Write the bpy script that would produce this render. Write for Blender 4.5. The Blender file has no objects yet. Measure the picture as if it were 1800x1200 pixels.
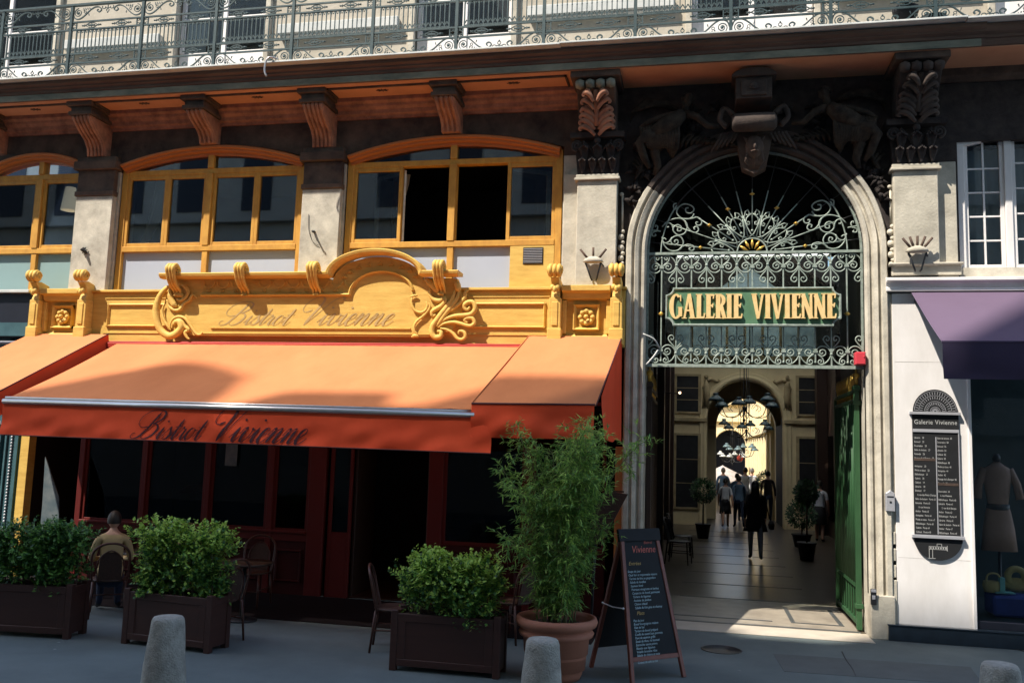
import bpy, math, random
from math import sin, cos, pi, radians as rad
from mathutils import Vector, Matrix
random.seed(7)
S = bpy.context.scene
COL = S.collection

# ------------------------------------------------------------------ camera
PIT, YAW, ROL = rad(6.768), rad(12.12), rad(1.834)
CAM = Vector((0, -12.57, 2.3)); FPX = 1557.0
def _cam():
    cp, sp, c, s = cos(PIT), sin(PIT), cos(YAW), sin(YAW)
    f = Vector((-s*cp, c*cp, sp)); r0 = Vector((c, s, 0)); u0 = r0.cross(f)
    r = cos(ROL)*r0 + sin(ROL)*u0; u = r.cross(f)
    return r, u, f
RR, UU, FF = _cam()
cd = bpy.data.cameras.new('camera'); cam = bpy.data.objects.new('camera', cd); COL.objects.link(cam)
cam.matrix_world = Matrix(((RR.x, UU.x, -FF.x, CAM.x), (RR.y, UU.y, -FF.y, CAM.y), (RR.z, UU.z, -FF.z, CAM.z), (0, 0, 0, 1)))
cd.sensor_width = 36; cd.lens = FPX/1800*36; cd.clip_end = 2000; cd.clip_start = .05
S.camera = cam
# ------------------------------------------------------------------ light
SUN = Vector((1.0, 1.0, -2.1)).normalized()
EL = math.asin(-SUN.z)
W = bpy.data.worlds.new('World'); S.world = W; W.use_nodes = True
sk = W.node_tree.nodes.new('ShaderNodeTexSky'); sk.sky_type = 'NISHITA'; sk.sun_disc = False
sk.sun_elevation = EL; sk.sun_rotation = math.atan2(-SUN.x, -SUN.y)
bg = W.node_tree.nodes['Background']; bg.inputs[1].default_value = .15
W.node_tree.links.new(sk.outputs[0], bg.inputs[0])
sl = bpy.data.lights.new('sun', 'SUN'); sl.energy = 3.3; sl.angle = rad(.55); sl.color = (1, .93, .82)
so = bpy.data.objects.new('sun', sl); COL.objects.link(so)
so.rotation_euler = (-SUN).to_track_quat('Z', 'Y').to_euler(); so.location = (-10, -20, 30)
S.view_settings.view_transform = 'Standard'; S.view_settings.look = 'None'; S.view_settings.exposure = 1.45; S.view_settings.gamma = 1

# ------------------------------------------------------------------ helpers
def ray(px, py): return RR*((px-900)/FPX) - UU*((py-600)/FPX) + FF
def at(px, py, Y):                       # photo pixel -> point on the plane y = Y
    r = ray(px, py); return CAM + r*((Y-CAM.y)/r.y)
def atz(px, py, Z=0):
    r = ray(px, py); return CAM + r*((Z-CAM.z)/r.z)

MATS = {}
def mat(name, col, rough=.7, var=.15, scale=6, metal=0, bump=0, bscale=60, spec=.4, col2=None, trans=0, sheen=0, stretch=(1, 1, 1), alpha_seed=0, detail=6, coat=0):
    m = bpy.data.materials.new(name); m.use_nodes = True; nt = m.node_tree; N = nt.nodes; L = nt.links
    p = N['Principled BSDF']; p.inputs['Roughness'].default_value = rough; p.inputs['Metallic'].default_value = metal
    p.inputs['Specular IOR Level'].default_value = spec
    if coat: p.inputs['Coat Weight'].default_value = coat; p.inputs['Coat Roughness'].default_value = .15
    tc = N.new('ShaderNodeTexCoord'); mp = N.new('ShaderNodeMapping'); mp.inputs['Scale'].default_value = stretch
    L.new(tc.outputs['Object'], mp.inputs[0])
    n = N.new('ShaderNodeTexNoise'); n.inputs['Scale'].default_value = scale; n.inputs['Detail'].default_value = detail; n.inputs['Roughness'].default_value = .65
    L.new(mp.outputs[0], n.inputs[0])
    r = N.new('ShaderNodeValToRGB'); c1 = col; c2 = col2 or tuple(c*(1-var*2) for c in col)
    r.color_ramp.elements[0].position = .32; r.color_ramp.elements[1].position = .68
    r.color_ramp.elements[0].color = (*c2, 1); r.color_ramp.elements[1].color = (*c1, 1)
    L.new(n.outputs[0], r.inputs[0]); L.new(r.outputs[0], p.inputs['Base Color'])
    if bump:
        b = N.new('ShaderNodeBump'); b.inputs['Strength'].default_value = bump; b.inputs['Distance'].default_value = .01
        n2 = N.new('ShaderNodeTexNoise'); n2.inputs['Scale'].default_value = bscale; n2.inputs['Detail'].default_value = 4
        L.new(mp.outputs[0], n2.inputs[0]); L.new(n2.outputs[0], b.inputs['Height']); L.new(b.outputs[0], p.inputs['Normal'])
    if trans:
        t = N.new('ShaderNodeBsdfTranslucent'); L.new(r.outputs[0], t.inputs[0]); mx = N.new('ShaderNodeMixShader'); mx.inputs[0].default_value = trans
        L.new(p.outputs[0], mx.inputs[1]); L.new(t.outputs[0], mx.inputs[2]); L.new(mx.outputs[0], N['Material Output'].inputs[0])
    m.diffuse_color = (*col, 1); MATS[name] = m; return m
def glass(name, tint=(.5, .5, .5), refl=.12, rough=.02, ior=1.5):
    m = bpy.data.materials.new(name); m.use_nodes = True; nt = m.node_tree; N = nt.nodes; L = nt.links; N.remove(N['Principled BSDF'])
    t = N.new('ShaderNodeBsdfTransparent'); t.inputs[0].default_value = (*tint, 1)
    g = N.new('ShaderNodeBsdfGlossy'); g.inputs['Roughness'].default_value = rough; g.inputs[0].default_value = (.9, .95, 1, 1)
    f = N.new('ShaderNodeFresnel'); f.inputs[0].default_value = ior
    a = N.new('ShaderNodeMath'); a.operation = 'ADD'; a.inputs[1].default_value = refl; L.new(f.outputs[0], a.inputs[0])
    mx = N.new('ShaderNodeMixShader'); L.new(a.outputs[0], mx.inputs[0]); L.new(t.outputs[0], mx.inputs[1]); L.new(g.outputs[0], mx.inputs[2])
    L.new(mx.outputs[0], N['Material Output'].inputs[0]); MATS[name] = m; return m
def emis(name, col, s):
    m = bpy.data.materials.new(name); m.use_nodes = True; p = m.node_tree.nodes['Principled BSDF']
    p.inputs['Base Color'].default_value = (*col, 1); p.inputs['Emission Color'].default_value = (*col, 1); p.inputs['Emission Strength'].default_value = s
    MATS[name] = m; return m

mat('stone', (.60, .55, .45), .85, .12, 3.5, bump=.4, bscale=40, col2=(.33, .30, .245), detail=12)
mat('stone_warm', (.58, .53, .43), .85, .12, 2.6, bump=.4, bscale=30, col2=(.33, .30, .24), detail=12)
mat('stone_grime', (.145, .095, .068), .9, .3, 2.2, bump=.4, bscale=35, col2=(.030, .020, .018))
mat('stone_soot_shade', (.085, .062, .050), .9, .3, 5, bump=.5, bscale=45, col2=(.038, .028, .025))
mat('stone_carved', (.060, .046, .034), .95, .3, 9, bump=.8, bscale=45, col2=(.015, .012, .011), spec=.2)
mat('bracket_stone', (.46, .22, .135), .88, .2, 5, bump=.3, bscale=35, col2=(.19, .088, .058))  # red-orange of the awning's bounced light put into the stone colour
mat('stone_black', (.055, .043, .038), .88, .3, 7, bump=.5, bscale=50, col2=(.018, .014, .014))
mat('soffit', (.62, .31, .18), .9, .15, 1.5, bump=.1, col2=(.50, .24, .135))  # base warmed to carry the awning's orange bounce
mat('fascia', (.19, .125, .092), .9, .3, 1.2, bump=.3, bscale=30, col2=(.08, .045, .035), stretch=(.5, 1, 3))
mat('lead', (.30, .29, .22), .6, .2, 2, metal=.1, col2=(.12, .13, .10), stretch=(1, 1, 3))
mat('white_lip', (.58, .58, .55), .6, .1, 4, col2=(.42, .44, .43))
mat('upper_wall', (.50, .45, .37), .85, .1, 2, bump=.3, bscale=30, col2=(.38, .34, .275))
mat('far_wall', (.46, .42, .35), .9, .1, 2)
mat('white_paint', (.80, .77, .755), .6, .03, 1.6, bump=.12, bscale=18, col2=(.67, .64, .615), detail=10, stretch=(1.6, 1, .6))
mat('wall_joint', (.60, .57, .54), .8)
mat('cream_paint', (.86, .82, .68), .6, .05, 6, col2=(.5, .46, .37))
mat('yellow_paint', (.70, .465, .115), .58, .1, 5, spec=.3, bump=.3, bscale=60, col2=(.54, .325, .07), stretch=(.5, 1, 3), detail=12)
mat('ochre_bounce_paint', (.50, .165, .045), .45, .12, 3, spec=.45, bump=.06, col2=(.44, .16, .04))
mat('window_paint', (.62, .325, .055), .55, .12, 9, spec=.35, bump=.15, col2=(.46, .22, .038), stretch=(1, 1, .5))
mat('red_dark', (.05, .005, .005), .6, .2, 3, spec=.2)
mat('red_paint', (.095, .010, .008), .6, .2, 3, bump=.1, col2=(.10, .009, .007), spec=.25)
mat('red_bright', (.42, .035, .02), .5, .1, 3)
mat('red_box', (.62, .05, .07), .45, .06, 3)
mat('cloth_orange', (.62, .225, .085), .85, .06, 1.1, bump=.2, bscale=14, trans=.16, col2=(.52, .175, .062), detail=10, stretch=(1, .5, .5))
mat('cloth_red', (.92, .105, .034), .85, .06, 1.6, bump=.3, bscale=9, trans=.3, col2=(.82, .085, .026))
mat('cloth_edge', (.10, .03, .03), .8)
mat('ink', (.045, .006, .014), .8, .1)
mat('ghost_letters', (.47, .32, .13), .5, .1)
mat('purple_cloth', (.108, .073, .118), .85, .05, 1.2, bump=.25, bscale=12, col2=(.10, .066, .108), detail=10)
mat('purple_dark', (.022, .014, .040), .85, .05, 2)
mat('aluminium', (.55, .52, .50), .35, .05, 8, metal=.8)
mat('iron_teal', (.055, .085, .09), .5, .15, 9, metal=.2, col2=(.028, .05, .055))
mat('iron_green', (.37, .42, .37), .5, .15, 14, metal=.1, col2=(.17, .215, .18))
mat('sign_green', (.095, .20, .115), .5, .1, 8, col2=(.075, .165, .09), bump=.04)
mat('gate_green', (.030, .092, .036), .5, .1, 5, col2=(.018, .06, .024), stretch=(1, 1, .3))
mat('gold', (.80, .50, .12), .35, .1, 12, metal=.6, col2=(.62, .36, .07))
mat('gold_letters', (.86, .62, .30), .42, .06, 12, metal=.1, col2=(.74, .50, .20))
mat('iron_black', (.022, .023, .026), .5, .2, 8)
mat('black_board', (.010, .011, .013), .85, spec=.15) if 0 else mat('black_board', (.010, .011, .013), .8, .2, 5)
mat('chalk_white', (.50, .66, .70), .9)
mat('chalk_pink', (.60, .16, .12), .9)
mat('chalk_gold', (.55, .36, .13), .9)
mat('board_text', (.50, .50, .49), .7)
mat('grey_metal', (.45, .45, .48), .4, .05, 9, metal=.3)
mat('asphalt', (.128, .156, .154), .88, .1, .9, bump=.4, bscale=160, col2=(.086, .106, .105), detail=12)
mat('crack', (.055, .06, .062), .9)
mat('tile_floor', (.105, .083, .058), .28, .2, 2.0, col2=(.06, .047, .034), spec=.4)
mat('tile_light', (.50, .44, .36), .5, .1, 3, spec=.4)
mat('tile_dark', (.07, .075, .075), .4, .1, 3, spec=.5)
mat('arcade_cream', (.80, .68, .42), .8, .08, 1.8, col2=(.70, .58, .35))
mat('arcade_trim', (.50, .40, .24), .8, .1, 4, col2=(.31, .24, .13))
mat('dark_wood', (.035, .018, .012), .5, .25, 4, col2=(.03, .016, .011), stretch=(1, 1, .25))
mat('planter_wood', (.055, .020, .015), .5, .2, 4, col2=(.042, .016, .012), stretch=(.4, .4, 5))
mat('terracotta', (.36, .145, .09), .75, .12, 5, bump=.15, bscale=60, col2=(.33, .13, .08))
mat('concrete', (.36, .345, .30), .92, .12, 11, bump=1.2, bscale=70, col2=(.20, .19, .165), detail=14)
mat('soil', (.03, .022, .016), .95)
mat('rattan', (.045, .016, .011), .45, .2, 20, col2=(.09, .03, .018))
mat('weave', (.07, .034, .022), .6, .2, 40, col2=(.04, .02, .015))
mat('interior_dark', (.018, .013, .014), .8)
mat('interior_teal', (.016, .030, .030), .8)
mat('interior_grey', (.05, .055, .062), .8)
mat('curtain', (.78, .68, .52), .9, .1, 3, trans=.3)
mat('frost', (.43, .465, .54), .3, .02, 2, spec=.6)
mat('frost_teal', (.25, .36, .36), .3, .02, 2, spec=.6)
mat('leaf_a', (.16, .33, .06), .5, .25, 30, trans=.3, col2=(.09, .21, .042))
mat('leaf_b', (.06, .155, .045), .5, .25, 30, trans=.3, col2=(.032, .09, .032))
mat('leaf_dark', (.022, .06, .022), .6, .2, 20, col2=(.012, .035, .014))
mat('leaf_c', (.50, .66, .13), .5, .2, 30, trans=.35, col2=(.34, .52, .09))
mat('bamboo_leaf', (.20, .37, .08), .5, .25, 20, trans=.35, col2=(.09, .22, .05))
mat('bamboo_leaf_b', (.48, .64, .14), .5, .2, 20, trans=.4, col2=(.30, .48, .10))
mat('stem', (.16, .16, .06), .6)
mat('bark', (.09, .06, .04), .8)
mat('skin', (.52, .29, .20), .6, .05, 8)
mat('hair_dark', (.025, .016, .012), .6)
mat('hair_grey', (.25, .23, .21), .6)
mat('shirt_white', (.72, .74, .78), .85)
mat('shirt_blue', (.12, .20, .30), .85)
mat('shirt_yellow', (.46, .33, .16), .85, .06, 5)
mat('coat_dark', (.030, .022, .026), .85)
mat('trouser_grey', (.28, .30, .36), .85)
mat('trouser_navy', (.025, .035, .07), .85)
mat('skirt_black', (.018, .018, .022), .85)
mat('shoe', (.02, .018, .018), .5)
mat('lamp_glass', (.13, .19, .20), .3, .05, 4, trans=.3)
mat('lamp_glass_pale', (.62, .64, .62), .3, .05, 4, trans=.3)
mat('parasol', (.66, .60, .56), .85, trans=.4)
mat('lamp_red', (.55, .06, .03), .8, trans=.3)
emis('lit_shade', (.62, .52, .36), .30)
mat('lampshade', (.85, .75, .55), .85, trans=.3)
mat('teal_paint', (.055, .125, .14), .5, .1, 4, col2=(.035, .085, .10))
mat('navy_paint', (.010, .012, .022), .45)
mat('plinth', (.022, .035, .05), .3, .2, 5, coat=.3)
mat('dress', (.36, .22, .16), .85, .08, 5)
mat('blue_pad', (.03, .055, .27), .7)
mat('teal_box', (.20, .50, .47), .5)
mat('bag', (.42, .33, .13), .8, .1, 10)
mat('poster', (.06, .09, .105), .7, .2, 8, col2=(.13, .15, .155))
mat('dark_hat', (.012, .013, .018), .7)
mat('roof_zinc', (.30, .32, .35), .5)
mat('glass_roof', (.80, .82, .74), .6, .2, 2, trans=.92, stretch=(1, .15, 1), col2=(.52, .54, .49))
mat('skylight_glass', (.97, .96, .92), .6, .02, 2, trans=1.0)
glass('win_glass', (.72, .76, .78), .035)
glass('dark_glass', (.30, .28, .28), .0, ior=1.22)
glass('clear_glass', (.9, .92, .92), .0, ior=1.25)
def dusty(name, tint, f, dc):
    m = bpy.data.materials.new(name); m.use_nodes = True; nt = m.node_tree; N = nt.nodes; L = nt.links; N.remove(N['Principled BSDF'])
    t = N.new('ShaderNodeBsdfTransparent'); t.inputs[0].default_value = (*tint, 1); d = N.new('ShaderNodeBsdfDiffuse'); d.inputs[0].default_value = (*dc, 1)
    mx = N.new('ShaderNodeMixShader'); mx.inputs[0].default_value = f; L.new(t.outputs[0], mx.inputs[1]); L.new(d.outputs[0], mx.inputs[2]); L.new(mx.outputs[0], N['Material Output'].inputs[0]); MATS[name] = m
dusty('old_glass', (.70, .73, .70), .08, (.03, .034, .03))
emis('bulb', (1, .6, .35), 3)

class MB:
    def __init__(s): s.v = []; s.f = []; s.m = []; s.cur = 0; s.sm = []
    def add(s, vs, fs, smooth=False):
        b = len(s.v); s.v += [tuple(p) for p in vs]
        for f in fs: s.f.append([i+b for i in f]); s.m.append(s.cur); s.sm.append(smooth)
        return s
    def box(s, x0, x1, y0, y1, z0, z1):
        v = [(x, y, z) for z in (z0, z1) for y in (y0, y1) for x in (x0, x1)]
        return s.add(v, [(0, 2, 3, 1), (4, 5, 7, 6), (0, 1, 5, 4), (2, 6, 7, 3), (0, 4, 6, 2), (1, 3, 7, 5)])
    def obox(s, c, sx, sy, sz, rz=0, M=None):
        R = M or Matrix.Rotation(rz, 3, 'Z'); c = Vector(c)
        v = [c + R @ Vector((x*sx/2, y*sy/2, z*sz/2)) for z in (-1, 1) for y in (-1, 1) for x in (-1, 1)]
        return s.add(v, [(0, 2, 3, 1), (4, 5, 7, 6), (0, 1, 5, 4), (2, 6, 7, 3), (0, 4, 6, 2), (1, 3, 7, 5)])
    def prism(s, poly, y0, y1):          # polygon of (x, z) extruded from y0 to y1
        n = len(poly); v = [(x, y0, z) for x, z in poly] + [(x, y1, z) for x, z in poly]
        return s.add(v, [list(range(n)), list(range(2*n-1, n-1, -1))] + [(i, i+n, (i+1) % n+n, (i+1) % n) for i in range(n)])
    def prism_x(s, poly, x0, x1):        # polygon of (y, z) extruded along x
        n = len(poly); v = [(x0, y, z) for y, z in poly] + [(x1, y, z) for y, z in poly]
        return s.add(v, [list(range(n-1, -1, -1)), list(range(n, 2*n))] + [(i, (i+1) % n, (i+1) % n+n, i+n) for i in range(n)])
    def prism_z(s, poly, z0, z1):
        n = len(poly); v = [(x, y, z0) for x, y in poly] + [(x, y, z1) for x, y in poly]
        return s.add(v, [list(range(n-1, -1, -1)), list(range(n, 2*n))] + [(i, (i+1) % n, (i+1) % n+n, i+n) for i in range(n)])
    def tube(s, path, r, n=6, cap=True, flat=1.0):
        P = [Vector(p) for p in path]; k = len(P)
        if k < 2: return s
        R = r if isinstance(r, (list, tuple)) else [r]*k
        vs = []; up = None
        for i in range(k):
            t = (P[min(i+1, k-1)] - P[max(i-1, 0)])
            if t.length < 1e-9: t = Vector((0, 0, 1))
            t.normalize()
            if up is None: up = Vector((0, 1, 0)) if abs(t.y) < .9 else Vector((0, 0, 1))
            a = t.cross(up)
            if a.length < 1e-6: a = t.orthogonal()
            a.normalize(); b = a.cross(t).normalized(); up = b
            for j in range(n):
                th = 2*pi*(j+.5)/n; vs.append(P[i] + a*(cos(th)*R[i]) + b*(sin(th)*R[i]*flat))
        fs = [(i*n+j, i*n+(j+1) % n, (i+1)*n+(j+1) % n, (i+1)*n+j) for i in range(k-1) for j in range(n)]
        if cap: fs += [list(range(n-1, -1, -1)), list(range((k-1)*n, k*n))]
        return s.add(vs, fs, n > 4)
    def lathe(s, prof, c=(0, 0, 0), n=24, axis='Z', sx=1, sy=1):
        c = Vector(c); vs = []
        for r, h in prof:
            for j in range(n):
                a = 2*pi*j/n; x, y = r*cos(a)*sx, r*sin(a)*sy
                vs.append(c + (Vector((x, y, h)) if axis == 'Z' else Vector((h, x, y)) if axis == 'X' else Vector((x, h, y))))
        k = len(prof); fs = [(i*n+j, i*n+(j+1) % n, (i+1)*n+(j+1) % n, (i+1)*n+j) for i in range(k-1) for j in range(n)]
        fs += [list(range(n-1, -1, -1)), list(range((k-1)*n, k*n))]
        return s.add(vs, fs, True)
    def ball(s, c, rx, ry=None, rz=None, n=12, m=8, M=None):
        ry = ry or rx; rz = rz or rx; c = Vector(c); vs = []
        for i in range(m+1):
            p = pi*i/m
            for j in range(n):
                a = 2*pi*j/n; q = Vector((rx*sin(p)*cos(a), ry*sin(p)*sin(a), rz*cos(p)))
                vs.append(c + (M @ q if M else q))
        return s.add(vs, [(i*n+j, (i+1)*n+j, (i+1)*n+(j+1) % n, i*n+(j+1) % n) for i in range(m) for j in range(n)], True)
    def sweep(s, path, prof, closed=False):   # path: (x, z) points; prof: (offset along the path's left normal, y)
        P = [Vector(p) for p in path]; k = len(P); n = len(prof); vs = []
        for i in range(k):
            a = P[i]-P[i-1] if i else P[1]-P[0]; b = P[i+1]-P[i] if i < k-1 else P[k-1]-P[k-2]
            a.normalize(); b.normalize(); t = (a+b)
            if t.length < 1e-6: t = a
            t.normalize(); nn = Vector((-t.y, t.x)); q = 1/max(.5, t.dot(a))
            for o, y in prof: vs.append((P[i].x+nn.x*o*q, y, P[i].y+nn.y*o*q))
        fs = [(i*n+j, i*n+(j+1) % n, (i+1)*n+(j+1) % n, (i+1)*n+j) for i in range(k-1) for j in range(n)]
        fs += [list(range(n-1, -1, -1)), list(range((k-1)*n, k*n))]
        return s.add(vs, fs)
    def build(s, name, mats, parent=None, bev=0, label=None, seg=1, fixn=False):
        me = bpy.data.meshes.new(name); me.from_pydata(s.v, [], s.f)
        for m in ([mats] if isinstance(mats, str) else mats): me.materials.append(MATS[m])
        me.polygons.foreach_set('material_index', s.m); me.polygons.foreach_set('use_smooth', s.sm)
        if fixn:
            import bmesh
            b = bmesh.new(); b.from_mesh(me); bmesh.ops.recalc_face_normals(b, faces=b.faces); b.to_mesh(me); b.free()
        me.update(); o = bpy.data.objects.new(name, me); COL.objects.link(o)
        if parent is not None:
            o.parent = parent
            if parent.type == 'EMPTY' and parent.get('wld'): o.matrix_parent_inverse = Matrix.Translation(-parent.location)
        if bev:
            b = o.modifiers.new('bevel', 'BEVEL'); b.width = bev; b.segments = seg; b.limit_method = 'ANGLE'; b.angle_limit = rad(40)
        if label: o['label'] = label
        return o

def thing(name, label, cat, loc=(0, 0, 0), group=None, world=True, rz=0):
    o = bpy.data.objects.new(name, None); COL.objects.link(o); o.empty_display_size = .2
    o.location = loc; o.rotation_euler = (0, 0, rz); o['label'] = label; o['category'] = cat
    if group: o['group'] = group
    o['wld'] = 1 if world else 0
    return o
def tag(o, label, cat, group=None):
    o['label'] = label; o['category'] = cat
    if group: o['group'] = group
    return o
def struct(o): o['kind'] = 'structure'; return o
def dup(root, loc=None, rz=None, label=None, group=None, scale=None):
    r = root.copy(); COL.objects.link(r)
    if loc is not None: r.location = loc
    if rz is not None: r.rotation_euler = (0, 0, rz)
    if scale: r.scale = scale
    if label: r['label'] = label
    if group: r['group'] = group
    def rec(a, b):
        for ch in [o for o in COL.objects if o.parent == a]:
            c = ch.copy(); COL.objects.link(c); c.parent = b; c.matrix_parent_inverse = ch.matrix_parent_inverse.copy(); rec(ch, c)
    rec(root, r); return r

def cr(pts, k=6):                        # Catmull-Rom through points of any dimension
    P = [Vector(p) for p in pts]; P = [P[0]*2-P[1]] + P + [P[-1]*2-P[-2]]; out = []
    for i in range(1, len(P)-2):
        a, b, c, d = P[i-1], P[i], P[i+1], P[i+2]
        for j in range(k):
            t = j/k; out.append(.5*((2*b)+(c-a)*t+(2*a-5*b+4*c-d)*t*t+(3*b-a-3*c+d)*t**3))
    out.append(P[-2]); return out
def spiral(cx, cz, r0, r1, a0, a1, n=20):
    return [(cx+(r0+(r1-r0)*i/n)*cos(a0+(a1-a0)*i/n), cz+(r0+(r1-r0)*i/n)*sin(a0+(a1-a0)*i/n)) for i in range(n+1)]
def arc(cx, cz, r, a0, a1, n=24, rz=None): return [(cx+r*cos(a0+(a1-a0)*i/n), cz+(rz or r)*sin(a0+(a1-a0)*i/n)) for i in range(n+1)]
def p3(pts, Y): return [(p[0], Y, p[1]) for p in pts]
def TR(pts, ox, oy, sc, Y, k=5): return [at(ox+x/sc, oy+y/sc, Y) for x, y in [tuple(q) for q in cr(pts, k)]]
def text(name, body, size, mt, parent, M, ext=.0015, shear=0, align='LEFT', sx=1.0, spc=1.0, label=None):
    c = bpy.data.curves.new(name, 'FONT'); c.body = body; c.size = size; c.extrude = ext; c.shear = shear; c.align_x = align; c.space_character = spc; c.resolution_u = 2
    o = bpy.data.objects.new(name, c); COL.objects.link(o); dg = bpy.context.evaluated_depsgraph_get()
    me = bpy.data.meshes.new_from_object(o.evaluated_get(dg)); COL.objects.unlink(o); bpy.data.objects.remove(o)
    me.name = name; me.materials.clear(); me.materials.append(MATS[mt])
    me.transform(M @ Matrix.Diagonal((sx, 1, 1, 1)))
    r = bpy.data.objects.new(name, me); COL.objects.link(r)
    if parent is not None:
        r.parent = parent
        if parent.type == 'EMPTY' and parent.get('wld'): r.matrix_parent_inverse = Matrix.Translation(-parent.location)
    return r
FRONT = Matrix.Rotation(pi/2, 4, 'X')    # text plane -> facing -Y

def sep(n, bs, m, par, bev=0):
    for q_ in bs: k_ = MB(); k_.box(*q_); k_.build(n, m, par, bev)
# ------------------------------------------------------------------ ground
b = MB(); b.box(-60, 60, -60, .0, -.4, 0); struct(b.build('pavement', 'asphalt'))
b = MB(); b.add([(-300, -300, -.42), (300, -300, -.42), (300, 300, -.42), (-300, 300, -.42)], [(0, 1, 2, 3)]); struct(b.build('ground', 'asphalt'))
b = MB(); b.box(-1.6, 4.6, .0, 40, -.38, .0); struct(b.build('passage_floor', 'tile_floor'))
mat('tile_beige_lit', (.34, .295, .235), .4, .15, 3, col2=(.20, .17, .135), spec=.5, detail=10); b = MB(); b.box(-.765, 2.09, .14, 2.35, 0, .003); struct(b.build('entrance_tiles_lit', 'tile_beige_lit'))  # pale tile sheet added: the sun patch's brightness put into its colour
# border bands laid in the tiled floor
b = MB()
for x0, x1, y0, y1 in ((-.7, 2.1, .22, .30), (1.25, 1.95, .62, .68), (1.25, 1.31, .68, 1.9), (1.89, 1.95, .68, 1.9), (-.7, -.3, .62, .68), (-.3, 1.0, .62, .68)):
    b.box(x0, x1, y0, y1, 0, .0075)
struct(b.build('floor_border', 'tile_dark'))
b = MB(); b.box(-.76, 2.16, -.42, .14, 0, .012); struct(b.build('door_step', 'tile_light', bev=.004))
b = MB()
for i in range(9):
    b.box(-.3, 1.75, 2.4+i*1.55, 2.46+i*1.55, 0, .004)
struct(b.build('floor_band', 'tile_dark'))
b = MB(); pts = [atz(x, y, .004) for x, y in ((1480, 1144), (1487, 1158), (1499, 1175), (1504, 1186))]
b.tube([(p.x, p.y, .003) for p in pts], .006, 4)
pts = [atz(x, y, .004) for x, y in ((1745, 1132), (1775, 1137), (1800, 1144))]
b.tube([(p.x, p.y, .003) for p in pts], .006, 4); b.build('pavement_crack', 'crack')['kind'] = 'structure'
rn_ = random.Random(9); k = MB()
for i in range(70):
    x, y = rn_.uniform(-8, 4.5), rn_.uniform(-5.5, -.3); r_ = rn_.uniform(.008, .022); k.lathe([(r_, 0), (r_*.8, .0025), (0, .003)], (x, y, 0), 7)
mat('gum', (.24, .26, .26), .9); o_ = k.build('pavement_specks', 'gum'); o_['kind'] = 'stuff'; o_['label'] = 'small pale specks of chewing gum trodden into the pavement'; o_['category'] = 'gum'
mat('asphalt_patch', (.100, .112, .110), .9, .1, 3, bump=.4, bscale=140); k = MB(); k.prism_z([(.9, -2.3), (2.9, -2.2), (3.0, -1.35), (.85, -1.45)], .0, .003); struct(k.build('pavement_patch', 'asphalt_patch'))
mat('terrace_shade', (.012, .008, .009), .95, spec=.1); k = MB(); k.box(-10.7, -1.25, -1.72, .06, 0, .008); struct(k.build('terrace_shade_sheet', 'terrace_shade'))  # near-black sheet added over the paving to paint the awning's shade
m = atz(1268, 1141)
b = MB(); b.lathe([(.24, 0), (.24, .006), (.215, .006), (.215, .004), (.0, .004)], (m.x, m.y, 0), 28)
tag(b.build('manhole_cover', 'iron_black'), 'small round dark inspection cover in the asphalt in front of the passage', 'manhole cover')

# ------------------------------------------------------------------ main building
B = thing('stone_building', 'pale stone building with a bracketed balcony slab, arched mezzanine windows and a carved arch', 'building')
def part(n, mb, m, par=None, bev=0, label=None, **k): return mb.build(n, m, par or B, bev, label, **k)
def archpts(x0, x1, zs, h, n=18):        # segmental arch from (x0,zs) over to (x1,zs), rise h
    w = (x1-x0)/2; R = (w*w+h*h)/(2*h); c = (x0+x1)/2; cz = zs+h-R; a = math.asin(w/R)
    return [(c+R*sin(-a+2*a*i/n), cz+R*cos(-a+2*a*i/n)) for i in range(n+1)]
WIN = [(-13.3, -10.16), (-9.42, -6.12), (-5.44, -2.0)]
ZT = 7.62
w_ = MB()                                # frieze wall above the arched windows
poly = [(-14, ZT), (-14, 6.60)]
for x0, x1 in WIN:
    poly += [(x0, 6.60)] + archpts(x0, x1, 6.74, .26) + [(x1, 6.60)]
poly += [(-1.78, 6.60), (-1.78, ZT)]
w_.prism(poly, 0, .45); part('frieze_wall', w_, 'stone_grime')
sep('wall_pier', [(x0, x1, .0, .45, 3.6, 6.60) for x0, x1 in ((-14, -13.3), (-10.16, -9.42), (-6.12, -5.44), (-2.0, -1.78))], 'stone', B)
sep('window_breast', [(x0, x1, .10, .45, 3.4, 4.62) for x0, x1 in WIN], 'stone', B)
for x0, x1, a in ((-10.14, -9.45, 0), (-6.10, -5.46, 1)):
    p = MB(); p.box(x0, x1, -.10, .0, 4.2, 6.18); part('pilaster', p, 'stone', bev=.008)
    p = MB(); p.box(x0-.02, x1+.02, -.13, 0, 6.18, 6.26); p.box(x0, x1, -.10, 0, 6.26, 6.62); p.box(x0-.05, x1+.05, -.17, 0, 6.62, 6.76)
    p.box(x0-.02, x1+.02, -.13, 0, 6.76, 6.84)
    part('pilaster_head', p, 'stone_grime', bev=.01)
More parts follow.
